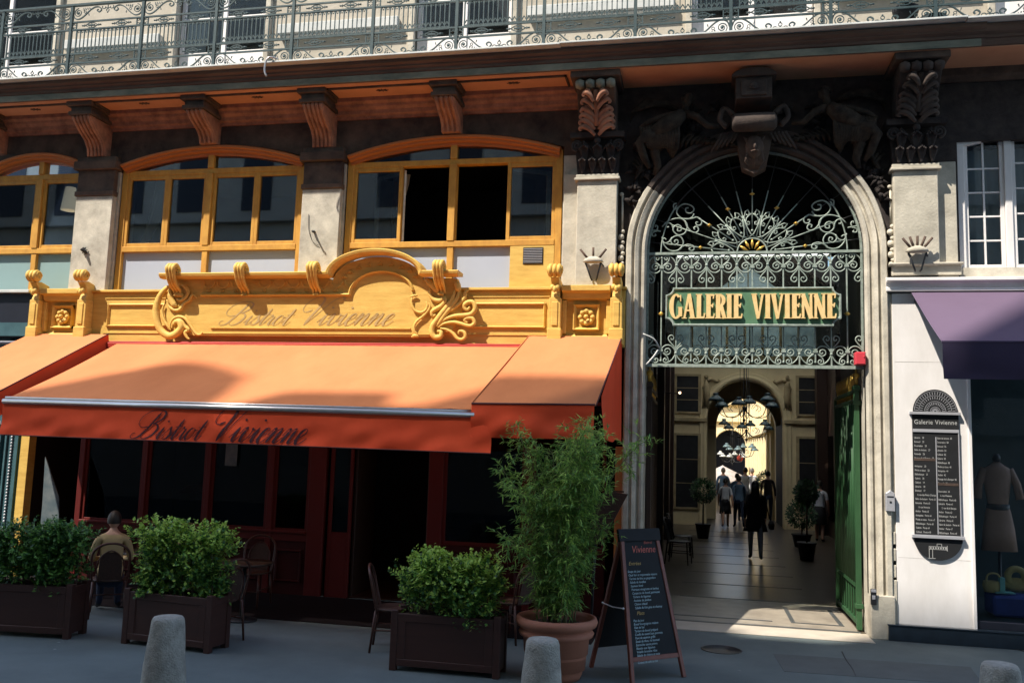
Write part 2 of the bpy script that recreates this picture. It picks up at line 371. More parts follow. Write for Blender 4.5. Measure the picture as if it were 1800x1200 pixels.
# column pilasters on both sides of the arch
for x0, x1, s0, s1 in ((-1.77, -1.19, -1.98, -1.77), (2.53, 3.09, 3.09, 3.34)):
    zb = 4.5 if x0 < 0 else 4.86
    p = MB(); p.box(x0, x1, -.16, .0, zb, 6.16); part('column_shaft', p, 'stone_warm', bev=.01)
    p = MB(); p.box(s0, s1, -.05, .3, 3.6, 6.30); part('side_pilaster', p, 'stone_warm', bev=.006)
    p = MB(); p.box(x0-.04, x1+.04, -.20, 0, 6.16, 6.20); p.box(x0-.02, x1+.02, -.18, 0, 6.20, 6.25); part('astragal', p, 'stone_warm', bev=.008)
    c = (x0+x1)/2; w = x1-x0
    cp = MB(); cp.prism([(x0, 6.25), (x1, 6.25), (x1+.05, 6.75), (x0-.05, 6.75)], -.16, 0); cp.box(x0-.10, x1+.10, -.30, 0, 6.76, 6.84)
    def leafs(mb, cx, z0, h, wd, y0, lean, k=5):
        for j in range(k):
            a = (j-(k-1)/2)*.42
            pts = [(cx+sin(a)*wd*t*.9, y0-lean*t*t, z0+h*(t - .18*t*t*abs(a))) for t in (0, .3, .6, .85, 1)]
            pts.append((pts[-1][0], pts[-1][1]-lean*.35, pts[-1][2]-h*.12))
            mb.tube(cr(pts, 3), [.030*(1-abs(q/15-.45)) for q in range(16)], 5, flat=.8)
    for i in range(4): leafs(cp, x0+w*(i+.5)/4, 6.26, .22, .06, -.17, .07)
    for i in range(3): leafs(cp, x0+w*(i+.5)/3, 6.40, .27, .08, -.18, .09)
    for s in (-1, 1):
        sp = [(c+s*(w/2+.03)+s*.0, -.24, 6.70)]
        pts = [(c+s*x, -.24, z) for x, z in spiral(w/2-.0, 6.66, .085, .015, -pi/2, 3.2*pi, 22)]
        cp.tube(pts, .022, 5); cp.tube(cr([(c+s*.03, -.19, 6.5), (c+s*.10, -.22, 6.62), (c+s*(w/2-.08), -.25, 6.72)], 4), .02, 5)
    cp.ball((c, -.27, 6.72), .05, .04, .05)
    part('capital', cp, 'stone_black')
    # large console above the capital, with an acanthus leaf on its face
    cs = MB(); yz = [(-.02, 6.85), (-.30, 6.87), (-.32, 7.0), (-.38, 7.15), (-.52, 7.30), (-.60, 7.38), (-.60, 7.50), (-.02, 7.50)]
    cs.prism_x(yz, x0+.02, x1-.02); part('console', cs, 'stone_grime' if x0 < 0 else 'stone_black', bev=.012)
    ab = MB(); ab.box(x0-.06, x1+.06, -.70, 0, 7.50, 7.60); part('abacus', ab, 'stone_grime', bev=.01)
    rl = MB()
    for i in range(4): rl.lathe([(.0, -.065), (.05, -.06), (.075, 0), (.05, .06), (0, .065)], (x0+w*(i+.5)/4, -.63, 7.42), 12, 'X')
    part('roll', rl, 'lead' if x0 < 0 else 'stone_soot_shade')
    lf = MB()
    for s in (-1, 1):
        for j in range(6):
            z = 7.30-j*.08; zz = z
            y0 = -.34-.02*(5-j) - (.16 if j < 2 else 0)*(1-j*.4)
            L_ = (.16, .19, .21, .22, .23, .23)[j]; pts = [(c+s*.025, y0, z-.13), (c+s*L_*.45, y0-.03, z-.045), (c+s*L_*.85, y0-.045, z-.005), (c+s*L_*1.08, y0-.02, z-.035), (c+s*L_*.95, y0-.035, z-.065)]
            lf.tube(cr(pts, 3), [.022, .028, .034, .038, .040, .040, .036, .032, .028, .024, .020, .014, .010], 6, flat=.7)
            lf.tube([(c+s*.05, y0-.01, z-.06), (c+s*L_*.6, y0-.05, z+.03), (c+s*L_*.8, y0-.06, z+.035)], [.02, .018, .006], 5)
    lf.tube([(c, -.60, 7.34), (c, -.50, 7.22), (c, -.40, 7.08), (c, -.36, 6.9)], [.03, .035, .04, .045], 6)
    part('acanthus_leaf', lf, 'bracket_stone' if x0 < 0 else 'stone_soot_shade')
# wall with the carriage arch
CX, RI, RO, ZS = .70, 1.465, 1.76, 5.13
poly = [(-1.98, ZT), (-1.98, 3.6), (CX-RI, 3.6), (CX-RI, ZS)] + arc(CX, ZS, RI, pi, 0, 36)[1:-1] + [(CX+RI, ZS), (CX+RI, 3.6), (3.38, 3.6), (3.38, ZT)]
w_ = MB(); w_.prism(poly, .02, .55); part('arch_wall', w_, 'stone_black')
sep('jamb_wall', [(x0, x1, .02, .55, 0, 3.6) for x0, x1 in ((-1.05, CX-RI), (CX+RI, 2.47))], 'stone', B)
prof = [(0, .1), (0, -.02), (-.03, -.05), (-.06, -.05), (-.075, -.02), (-.10, -.02), (-.115, -.07), (-.16, -.09), (-.175, -.05), (-.20, -.05), (-.215, -.10), (-.27, -.10), (-.295, -.04), (-.295, .1)]
def archi(z0):
    mb = MB(); path = [(CX-RI, z0)] + [(CX-RI, ZS)] + arc(CX, ZS, RI, pi, 0, 48)[1:-1] + [(CX+RI, ZS), (CX+RI, z0)]
    mb.sweep(path, [(-o, y) for o, y in prof]); return mb
def archi2(path): mb = MB(); mb.sweep(path, [(-o, y) for o, y in prof]); return mb
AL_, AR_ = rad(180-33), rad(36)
part('jamb_moulding', archi2([(CX-RI, .55), (CX-RI, ZS)]+arc(CX, ZS, RI, pi, AL_, 14)[1:]), 'stone', fixn=True)
part('jamb_moulding', archi2(arc(CX, ZS, RI, AR_, 0, 14)[:-1]+[(CX+RI, ZS), (CX+RI, .55)]), 'stone', fixn=True)
part('archivolt', archi2(arc(CX, ZS, RI, AL_, AR_, 36)), 'stone_soot_shade', fixn=True)  # upper arc darker: soot, plus the slab's shadow put into the colour
sep('jamb_base', [(x0, x1, -.12, .02, 0, .55) for x0, x1 in ((CX-RI-.30, CX-RI), (CX+RI, CX+RI+.30))], 'stone', B, .01)
# narrow strip with a hanging drop between column and archivolt
for x in (-1.12, 2.51):
    d = MB(); d.tube([(x, -.05, 5.95), (x, -.05, 5.45)], .016, 6)
    for i, (z, r) in enumerate(((5.97, .03), (5.42, .03), (5.34, .045), (5.26, .03), (5.18, .05), (5.10, .035), (5.03, .045), (4.96, .028), (4.90, .035), (4.84, .018))):
        d.ball((x+(.012 if i % 2 else -.012), -.06, z), r, r*.8, r)
    part('hanging_drop', d, 'stone')
# balcony slab, its cornice and soffit
sl_ = [(.0, 7.86), (-.95, 7.88), (-.95, 7.92), (.0, 7.92)]
f = MB(); f.prism_x([(0, 7.60), (-.72, 7.60), (-.74, 7.615), (-.74, 7.70), (-.76, 7.71), (-.75, 7.75), (-.79, 7.78), (-.785, 7.80), (-.83, 7.83), (-.83, 7.878), (0, 7.878)], -14, 3.55)
part('balcony_cornice', f, 'fascia')
f = MB(); f.prism_x([(0, 7.60), (-.70, 7.60), (-.72, 7.615), (-.72, 7.70), (-.74, 7.71), (-.73, 7.75), (-.77, 7.78), (-.80, 7.83), (-.80, 7.875), (0, 7.875)], 3.55, 6.5)
part('balcony_cornice', f, 'fascia')
f = MB(); f.box(-14, 3.50, -.748, -.735, 7.598, 7.695); part('lead_strip', f, 'lead')
for x0, x1, dz in ((-14, -1.95, 0), (-1.95, 3.3, .012), (3.3, 6.5, -.004)):
    f = MB(); f.box(x0, x1, -.95, .25, 7.885+dz, 7.915+dz); part('slab_edge', f, 'white_lip', bev=.006)
f = MB(); f.box(-14, 6.5, -.71, 0, 7.592, 7.599); part('soffit', f, 'soffit')
f = MB(); f.prism_x([(0, 7.30), (-.04, 7.30), (-.05, 7.34), (-.09, 7.36), (-.10, 7.42), (-.14, 7.46), (-.15, 7.50), (-.20, 7.53), (-.20, 7.59), (0, 7.59)], -14, -1.78); part('wall_moulding', f, 'bracket_stone')
f = MB(); f.prism_x([(0, 7.42), (-.04, 7.42), (-.05, 7.46), (-.09, 7.49), (-.10, 7.59), (0, 7.59)], 3.10, 6.5); part('wall_moulding', f, 'stone_grime')
for xc, zb, wd in ((-13.6, 6.84, .34), (-11.8, 6.98, .30), (-9.80, 6.84, .34), (-7.78, 6.98, .30), (-5.79, 6.84, .34), (-3.72, 6.99, .30)):
    h = 7.38-zb
    yz = [(.0, zb-.01), (-.14, zb), (-.15, zb+.03), (-.17, zb+h*.25), (-.24, zb+h*.45), (-.38, zb+h*.62), (-.50, zb+h*.80), (-.57, zb+h*.95), (-.56, zb+h), (0, zb+h)]
    k = MB(); k.prism_x(yz, xc-wd/2, xc+wd/2); br = part('bracket', k, 'bracket_stone', bev=.008)
    k = MB(); nr = 5 if wd > .32 else 4
    for i in range(nr):
        x = xc-wd/2+wd*(i+.5)/nr
        k.tube([(x, y-.008, z) for y, z in yz[1:-1]], [.022]*3+[.026]*5, 8)
    k.build('fluting', 'bracket_stone', br)
    k = MB(); k.box(xc-wd/2-.04, xc+wd/2+.04, -.62, 0, 7.38, 7.44); k.box(xc-wd/2-.015, xc+wd/2+.015, -.59, 0, 7.44, 7.52); k.box(xc-wd/2-.06, xc+wd/2+.06, -.66, 0, 7.52, 7.59)
    k.build('bracket_cap', 'stone_grime', br, .006)
    # side cheeks running from bracket to the coffer edge
for xa, xb in ((-11.6, -10.0), (-9.58, -7.98), (-7.58, -6.02), (-5.56, -3.92), (-3.52, -1.9)):
    k = MB(); pth = [(xa, -.22), (xa+.0, -.64), (xb, -.64), (xb, -.22)]
    k.box(xa, xb, -.60, -.57, 7.565, 7.59); k.box(xa, xa+.03, -.60, -.22, 7.565, 7.589); k.box(xb-.03, xb, -.60, -.22, 7.565, 7.588)
    part('coffer_moulding', k, 'stone_grime')
    k = MB(); xm = (xa+xb)/2
    for i in range(8): a = i*pi/4; k.tube([(xm, -.42, 7.588), (xm+.10*cos(a), -.42+.05*sin(a), 7.586)], [.012, .004], 4)
    part('soffit_rosette', k, 'stone_grime')

# carved group over the arch: two reclining figures, cartouche and mask keystone
def carved(mir):
    g = MB(); f_ = (lambda x: 2*1.41/2*0+x) if not mir else (lambda x: 1.44-x)
    def P(px, py, Y): q = at(px, py, Y); return (f_(q.x), q.y, q.z)
    g.tube([P(1200, 200, -.22), P(1186, 212, -.26), P(1170, 222, -.26), P(1154, 234, -.22), P(1144, 248, -.18)], [.085, .12, .125, .12, .07], 12)
    g.tube([P(1156, 236, -.22), P(1136, 240, -.27), P(1124, 252, -.24), P(1132, 276, -.18), P(1142, 296, -.12)], [.10, .09, .075, .06, .03], 10)
    g.tube([P(1160, 246, -.16), P(1150, 268, -.16), P(1156, 292, -.12), P(1150, 308, -.08)], [.09, .08, .055, .03], 10)
    g.tube([P(1204, 200, -.22), P(1226, 206, -.26), P(1244, 222, -.26), P(1264, 222, -.24)], [.06, .05, .042, .03], 8)
    g.tube([P(1190, 202, -.22), P(1166, 206, -.27), P(1142, 214, -.27), P(1124, 226, -.24)], [.06, .05, .04, .028], 8)
    q = P(1209, 176, -.24); g.ball(q, .070, .08, .095); g.tube([q, P(1203, 197, -.22)], [.045, .055], 8); sx_ = -1 if mir else 1
    g.ball((q[0]-sx_*.01, q[1]+.03, q[2]+.04), .085, .07, .075); g.ball((q[0]+sx_*.02, q[1]-.08, q[2]-.01), .016, .02, .025)
    for i in range(5): g.ball((q[0]+.07*cos(i*.9+.2), q[1]-.02, q[2]+.07*sin(i*.9+.2)), .03, .03, .03, 8, 6)
    for i in range(14):                   # cloth hung over the arm
        a = i/13
        g.tube([P(1126+66*a, 222-8*a, -.25), P(1130+62*a, 240-2*a, -.29), P(1140+50*a, 258+2*a, -.24), P(1150+36*a, 268+10*sin(a*9), -.14)], [.020, .034, .030, .010], 7)
    for i in range(10):                   # wing behind the shoulder
        a = i/9
        g.tube([P(1196-16*a, 196-6*a, -.06), P(1170-22*a, 180+4*a, -.12), P(1136-24*a, 176+20*a, -.10), P(1116-8*a, 190+26*a, -.03)], [.02, .034, .03, .008], 6)
    for i in range(12):
        g.tube([P(1212+9*i, 236+1.5*i, -.10), P(1200+8.5*i, 246+1*i, -.13), P(1196+9*i, 262-1.5*i, -.06)], [.014, .032, .010], 6)
    for i in range(8):
        g.tube([P(1112+4*i, 286-6*i, -.05), P(1126+3*i, 300-6*i, -.10), P(1112+2*i, 322-7*i, -.04)], [.02, .035, .010], 6)
    return g
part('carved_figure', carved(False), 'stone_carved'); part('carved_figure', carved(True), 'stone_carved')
k = MB(); q = at(1325, 155, -.45)
k.box(q.x-.24, q.x+.24, -.5, .02, q.z-.16, q.z+.14); k.box(q.x-.17, q.x+.17, -.53, -.5, q.z-.13, q.z+.09)
k.prism([(q.x+.30*cos(a), q.z+.14+.12*sin(a)) for a in [pi*i/12 for i in range(13)]], -.56, .02)
k.ball((q.x, -.54, q.z+.0), .05, .03, .05); k.tube([(q.x-.06, -.55, q.z-.02), (q.x, -.57, q.z-.05), (q.x+.06, -.55, q.z-.02)], .012, 5)
part('cartouche', k, 'stone_soot_shade', bev=.012)
q = at(1326, 213, -.40)
k = MB(); k.lathe([(.0, -.30), (.08, -.30), (.125, -.26), (.13, 0), (.125, .26), (.08, .30), (0, .30)], (q.x, -.36, q.z), 16, 'X')
for s in (-1, 1):
    k.tube(cr(p3([(q.x+s*.28, q.z+.16), (q.x+s*.40, q.z+.25), (q.x+s*.46, q.z+.10), (q.x+s*.36, q.z-.02)], -.25), 5), .04, 8)
    for i in range(5): k.tube([(q.x+s*(.22+.05*i), -.2, q.z-.10), (q.x+s*(.30+.07*i), -.16, q.z-.22-.03*i)], [.03, .015], 6)
part('bolster', k, 'stone_soot_shade')
q = at(1326, 262, -.2)
k = MB(); k.prism([(q.x-.26, q.z+.26), (q.x-.16, q.z-.26), (q.x, q.z-.34), (q.x+.16, q.z-.26), (q.x+.26, q.z+.26)], -.16, .02)
k.ball((q.x, -.22, q.z+.02), .125, .11, .17); k.ball((q.x, -.335, q.z), .022, .03, .045); k.ball((q.x-.045, -.30, q.z+.055), .02, .015, .012); k.ball((q.x+.045, -.30, q.z+.055), .02, .015, .012)
k.tube([(q.x-.05, -.32, q.z-.07), (q.x, -.335, q.z-.06), (q.x+.05, -.32, q.z-.07)], .012, 5)
for i in range(9):
    a = -.9+1.8*i/8; k.tube([(q.x+.11*sin(a), -.24, q.z-.06), (q.x+.15*sin(a), -.20, q.z-.17), (q.x+.06*sin(a), -.16, q.z-.28)], [.03, .026, .01], 6)
    k.tube([(q.x+.11*sin(a), -.24, q.z+.09), (q.x+.17*sin(a), -.18, q.z+.19)], [.03, .018], 6)
part('mask_keystone', k, 'stone_grime')
# leafy carving in the spandrels
for s in (-1, 1):
    for i in range(46):
        a = rad(18+62*random.random()); r = RO+.06+random.random()*.5
        x, z = CX+s*r*cos(a), ZS+r*sin(a)
        if z > 7.2 or abs(x-CX) > 1.72: continue
        d = random.random()*6.28; k = MB()
        for dd in (-.8, 0, .8): k.tube([(x, .0, z), (x+.07*cos(d+dd), -.08, z+.07*sin(d+dd)), (x+.15*cos(d+dd*1.3), -.04, z+.15*sin(d+dd*1.3))], [.02, .036, .008], 5); part('leaf_carving', k, 'stone_black')

# ------------------------------------------------------------------ mezzanine windows
def meshbars(rects, y0, y1):
    m = MB()
    for i, (x0, x1, z0, z1) in enumerate(rects): m.box(x0, x1, y0, y1, z0, z1)
    return m
def mezz(x0, x1, xc, div, openw, frost='frost', head=True):
    F = thing('mezzanine_window', '', 'window'); F.parent = None
    # arched head moulding
    h = MB(); pa = archpts(x0+.02, x1-.02, 6.72, .26, 20); h.sweep(pa, [(0, .0), (0, -.06), (-.02, -.09), (-.05, -.09), (-.06, -.05), (-.09, -.05), (-.10, .02), (-.14, .02), (-.14, .16), (0, .16)])
    fr = h.build('frame_head', 'ochre_bounce_paint', F, fixn=True)  # head colour includes the orange light bounced up from the awning
    m = MB(); t = .10
    m.box(x0, x0+t, .04, .18, 4.6, 6.68); m.box(x1-t, x1, .04, .18, 4.6, 6.72)
    m.box(x0+t, x1-t, .05, .17, 6.54, 6.63); m.box(x0+t, x1-t, .03, .18, 5.26, 5.35)
    m.box(xc-.055, xc+.055, .02, .175, 5.35, 6.54); m.box(xc-.05, xc+.05, .025, .175, 6.63, 6.86); m.box(xc-.05, xc+.05, .04, .17, 4.6, 5.26)
    m.build('frame', 'window_paint', F, .006)
    segs = [x0+t]+[div[0]]+[xc]+[div[1]]+[x1-t] if div else [x0+t, xc, x1-t]
    for i in range(len(segs)-1):
        a, b_ = segs[i], segs[i+1]
        if b_ == xc: b_ = xc-.055
        if a == xc: a = xc+.055
        if openw and i in (1, 2):
            s = MB(); d = .62; xx = a+.01 if i == 1 else b_-.01; sg = -1 if i == 1 else 1
            # this leaf stands open into the room, folded back behind its neighbour
            L = Vector((sg*.60, .34, 0)).normalized(); o_ = Vector((xx, .16, 0)); wl = .68
            def q(u, z, dy=0): return o_+L*u+Vector((0, dy, z))
            for u0, u1, z0, z1 in ((0, .06, 5.37, 6.52), (wl-.06, wl, 5.37, 6.52), (.06, wl-.06, 5.37, 5.44), (.06, wl-.06, 6.46, 6.52)):
                n = L.cross(Vector((0, 0, 1)))*.02
                vs = [q(u, z)+n*k for z in (z0, z1) for k in (-1, 1) for u in (u0, u1)]
                s.add(vs, [(0, 2, 3, 1), (4, 5, 7, 6), (0, 1, 5, 4), (2, 6, 7, 3), (0, 4, 6, 2), (1, 3, 7, 5)])
            so_ = s.build('open_sash', 'cream_paint', F)
            g = MB(); g.add([q(.06, 5.44), q(wl-.06, 5.44), q(wl-.06, 6.46), q(.06, 6.46)], [(0, 1, 2, 3)]); g.build('pane', 'win_glass', so_)
            continue
        s = MB(); w = .055
        s.box(a, a+w, .055, .13, 5.35, 6.54); s.box(b_-w, b_, .055, .13, 5.35, 6.54); s.box(a+w, b_-w, .06, .125, 5.35, 5.41); s.box(a+w, b_-w, .06, .125, 6.475, 6.54)
        so_ = s.build('sash', 'window_paint', F, .005)
        g = MB(); g.box(a+w, b_-w, .09, .096, 5.41, 6.475); g.build('pane', 'win_glass', so_)
    g = MB(); pa = [(x, z) for x, z in archpts(x0+.1, x1-.1, 6.62, .22)]; g.prism(pa+[(x1-.1, 6.6), (x0+.1, 6.6)], .10, .106); g.build('fanlight', 'win_glass', F)
    for a, b_ in ((x0+t, xc-.05), (xc+.05, x1-t)):
        g = MB(); g.box(a, b_, .10, .11, 4.58, 5.26); g.build('lower_pane', frost, F)
    return F
M1 = mezz(-12.05, -9.95, -10.97, None, False, 'frost_teal'); tag(M1, 'leftmost mezzanine window in brown and yellow timber with a lampshade behind its glass', 'window')
M2 = mezz(-9.40, -6.13, -7.80, (-8.565, -6.97), False); tag(M2, 'closed four-leaf yellow mezzanine window with a shallow arched top, above the left of the sign board', 'window')
M3 = mezz(-5.42, -2.02, -3.71, (-4.52, -2.86), True); tag(M3, 'yellow mezzanine window with its two middle leaves folded open onto a dark room', 'window')
k = MB(); k.box(-2.78, -2.12, .035, .095, 4.58, 5.26); k.build('yellow_panel', 'yellow_paint', M3)
k = MB(); k.box(-2.58, -2.28, .028, .034, 4.98, 5.23); vn = k.build('vent', 'iron_black', M3)
k = MB()
for i in range(9): k.box(-2.57, -2.29, .015, .026, 5.0+i*.025, 5.008+i*.025)
k.build('slat', 'grey_metal', vn)
# rooms behind the windows
k = MB(); k.box(-13.5, -1.9, 3.0, 3.1, 4.4, 7.4); k.box(-13.5, -1.9, .5, 3.0, 7.0, 7.1); k.box(-13.5, -1.9, .46, 3.0, 4.45, 4.55); k.box(-1.9, -1.85, .5, 3.0, 4.4, 7.1); k.box(-5.85, -5.75, .46, 3.0, 4.5, 7.0); k.box(-9.8, -9.7, .46, 3, 4.5, 7)
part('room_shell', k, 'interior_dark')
def curtain(xa, xb, xa2, xb2, y, z0=5.3, z1=6.6, lab=''):
    m = MB(); n = 14; vs = []
    for j in range(9):
        t = j/8; za = z1+(z0-z1)*t; tt = t**1.6
        for i in range(n+1):
            u = i/n; x = (xa+(xb-xa)*u)*(1-tt)+(xa2+(xb2-xa2)*u)*tt; vs.append((x, y+.025*sin(i*1.9+j*.1), za))
    m.add(vs, [(j*(n+1)+i, j*(n+1)+i+1, (j+1)*(n+1)+i+1, (j+1)*(n+1)+i) for j in range(8) for i in range(n)], True)
    return tag(m.build('curtain', 'curtain'), lab, 'curtain')
curtain(-8.95, -8.62, -9.22, -9.12, .30, lab='pale curtain gathered at the left edge of the closed yellow window')
curtain(-4.98, -4.6, -5.25, -5.12, .62, lab='cream curtain tied back behind the left leaf of the open yellow window')
k = MB(); q = at(118, 350, .30)
k.lathe([(.13, -.20), (.085, .20), (.08, .20), (.125, -.20)], (q.x+.05, .30, q.z), 20); lf = thing('hanging_lamp', 'cream conical lampshade hanging behind the leftmost mezzanine window', 'lamp', (q.x+.05, .30, q.z))
k.build('lamp_shade', 'lit_shade', lf)
k = MB(); k.tube([(q.x+.05, .30, q.z+.1), (q.x+.05, .30, 7.0)], .006, 5); k.build('cord', 'iron_black', lf)

# ------------------------------------------------------------------ right-hand house window above the purple awning
Wr = thing('casement_window', 'tall white casement window with small panes above the purple awning', 'window')
def casement(x0, x1, z0, z1, zt, y=.10):
    m = MB(); t = .05
    m.box(x0, x0+t, y, y+.06, z0, z1); m.box(x1-t, x1, y, y+.06, z0, zt); m.box(x0+t, x1-t, y, y+.06, z0, z0+t)
    m.prism([(x0+t, z1-.06), (x0+t, z1), (x1-t, zt), (x1-t, zt-.06)], y+.002, y+.058)
    s = m.build('sash', 'white_paint', Wr, .004)
    m = MB(); xm = (x0+x1)/2; m.box(xm-.012, xm+.012, y+.015, y+.045, z0+t, (z1+zt)/2-.06)
    for i in range(1, 5): z = z0+t+(z1-z0-.1)*i/5; m.box(x0+t, x1-t, y+.018, y+.042, z-.011, z+.011)
    m.build('glazing_bar', 'white_paint', s)
    m = MB(); m.add([(x0+t, y+.03, z0+t), (x1-t, y+.03, z0+t), (x1-t, y+.03, zt-.05), (x0+t, y+.03, z1-.05)], [(0, 1, 2, 3)]); m.build('pane', 'win_glass', s)
casement(3.477, 3.972, 4.863, 6.62, 6.70); casement(4.067, 4.568, 4.863, 6.70, 6.70)
k = MB(); k.box(3.38, 3.475, .06, .2, 4.86, 6.66); k.box(3.975, 4.065, .07, .2, 4.86, 6.7); k.box(4.57, 4.7, .06, .2, 4.86, 6.7)
k.prism([(3.38, 6.53), (3.7, 6.60), (4.02, 6.64), (4.7, 6.64), (4.7, 6.84), (3.38, 6.78)], .055, .2); k.build('frame', 'white_paint', Wr, .006)
k = MB(); k.box(3.3, 5, .95, 1.0, 4.6, 7.0); k.build('backing', 'interior_grey', Wr)
k = MB(); n = 40; k.add([(3.45+1.2*i/n, .42+.02*sin(i*1.3), z) for z in (4.9, 6.7) for i in range(n+1)], [(i, i+1, n+2+i, n+1+i) for i in range(n)], True)
mat('blue_curtain', (.62, .76, .82), .9, .1, 3); tag(k.build('net_curtain', 'blue_curtain'), 'blue grey net curtain behind the small-paned white window', 'curtain')
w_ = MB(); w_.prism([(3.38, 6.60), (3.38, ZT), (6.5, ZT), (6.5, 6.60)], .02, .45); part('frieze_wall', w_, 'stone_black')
w_ = MB(); w_.box(4.7, 6.5, .02, .45, 4.7, 6.6); w_.box(3.38, 4.7, .04, .45, 4.3, 4.86); part('upper_pier', w_, 'stone')
# ------------------------------------------------------------------ upper storey behind the balcony
UP = [(-13.2, -11.0), (-8.72, -7.0), (-4.5, -2.85), (-.2, 1.6), (3.9, 5.6)]
w_ = MB(); xs = [-16]+[v for p in UP for v in p]+[7]
for i in range(0, len(xs), 2): w_ = MB(); w_.box(xs[i], xs[i+1], .15, .5, 7.9, 12); part('upper_wall', w_, 'upper_wall')
for i in range(0, len(xs), 2):
    a, b_ = xs[i], xs[i+1]
    k = MB(); k.box(a+.22, b_-.22, .02, .15, 8.84, 9.0); k.box(a+.26, b_-.26, .06, .15, 8.80, 8.84); part('string_course', k, 'white_lip', bev=.008)
    sep('window_surround', [(a-.04, a+.05, .08, .15, 7.92, 12), (b_-.05, b_+.04, .08, .15, 7.92, 12)], 'stone', B, .006)
for x0, x1 in UP:
    xm = (x0+x1)/2; Wn = MB()
    k = MB(); k.box(x0+.04, x1-.04, .26, .30, 7.93, 8.72); k.box(xm-.04, xm+.04, .24, .32, 7.93, 11.5)
    k.box(x0+.04, x0+.12, .25, .31, 8.72, 11.5); k.box(x1-.12, x1-.04, .25, .31, 8.72, 11.5); k.box(x0+.12, xm-.04, .25, .31, 9.28, 9.33); k.box(xm+.04, x1-.12, .25, .31, 9.28, 9.33)
    fo = part('french_window', k, 'white_paint', bev=.006)
    k = MB(); k.box(x0+.12, xm-.04, .278, .284, 8.72, 11.5); k.box(xm+.04, x1-.12, .278, .284, 8.72, 11.5); k.build('pane', 'win_glass', fo)
    k = MB(); k.box(x0-.2, x1+.2, 1.4, 1.5, 7.9, 12); part('room_shell', k, 'interior_dark')
k = MB(); k.box(-14, 6.5, .5, 8, 11.9, 12.0); part('roof_slab', k, 'roof_zinc')
# dark backs and the pieces that close the building
k = MB(); k.box(-16, -14, -.05, .5, 0, 12); part('end_pier', k, 'stone')

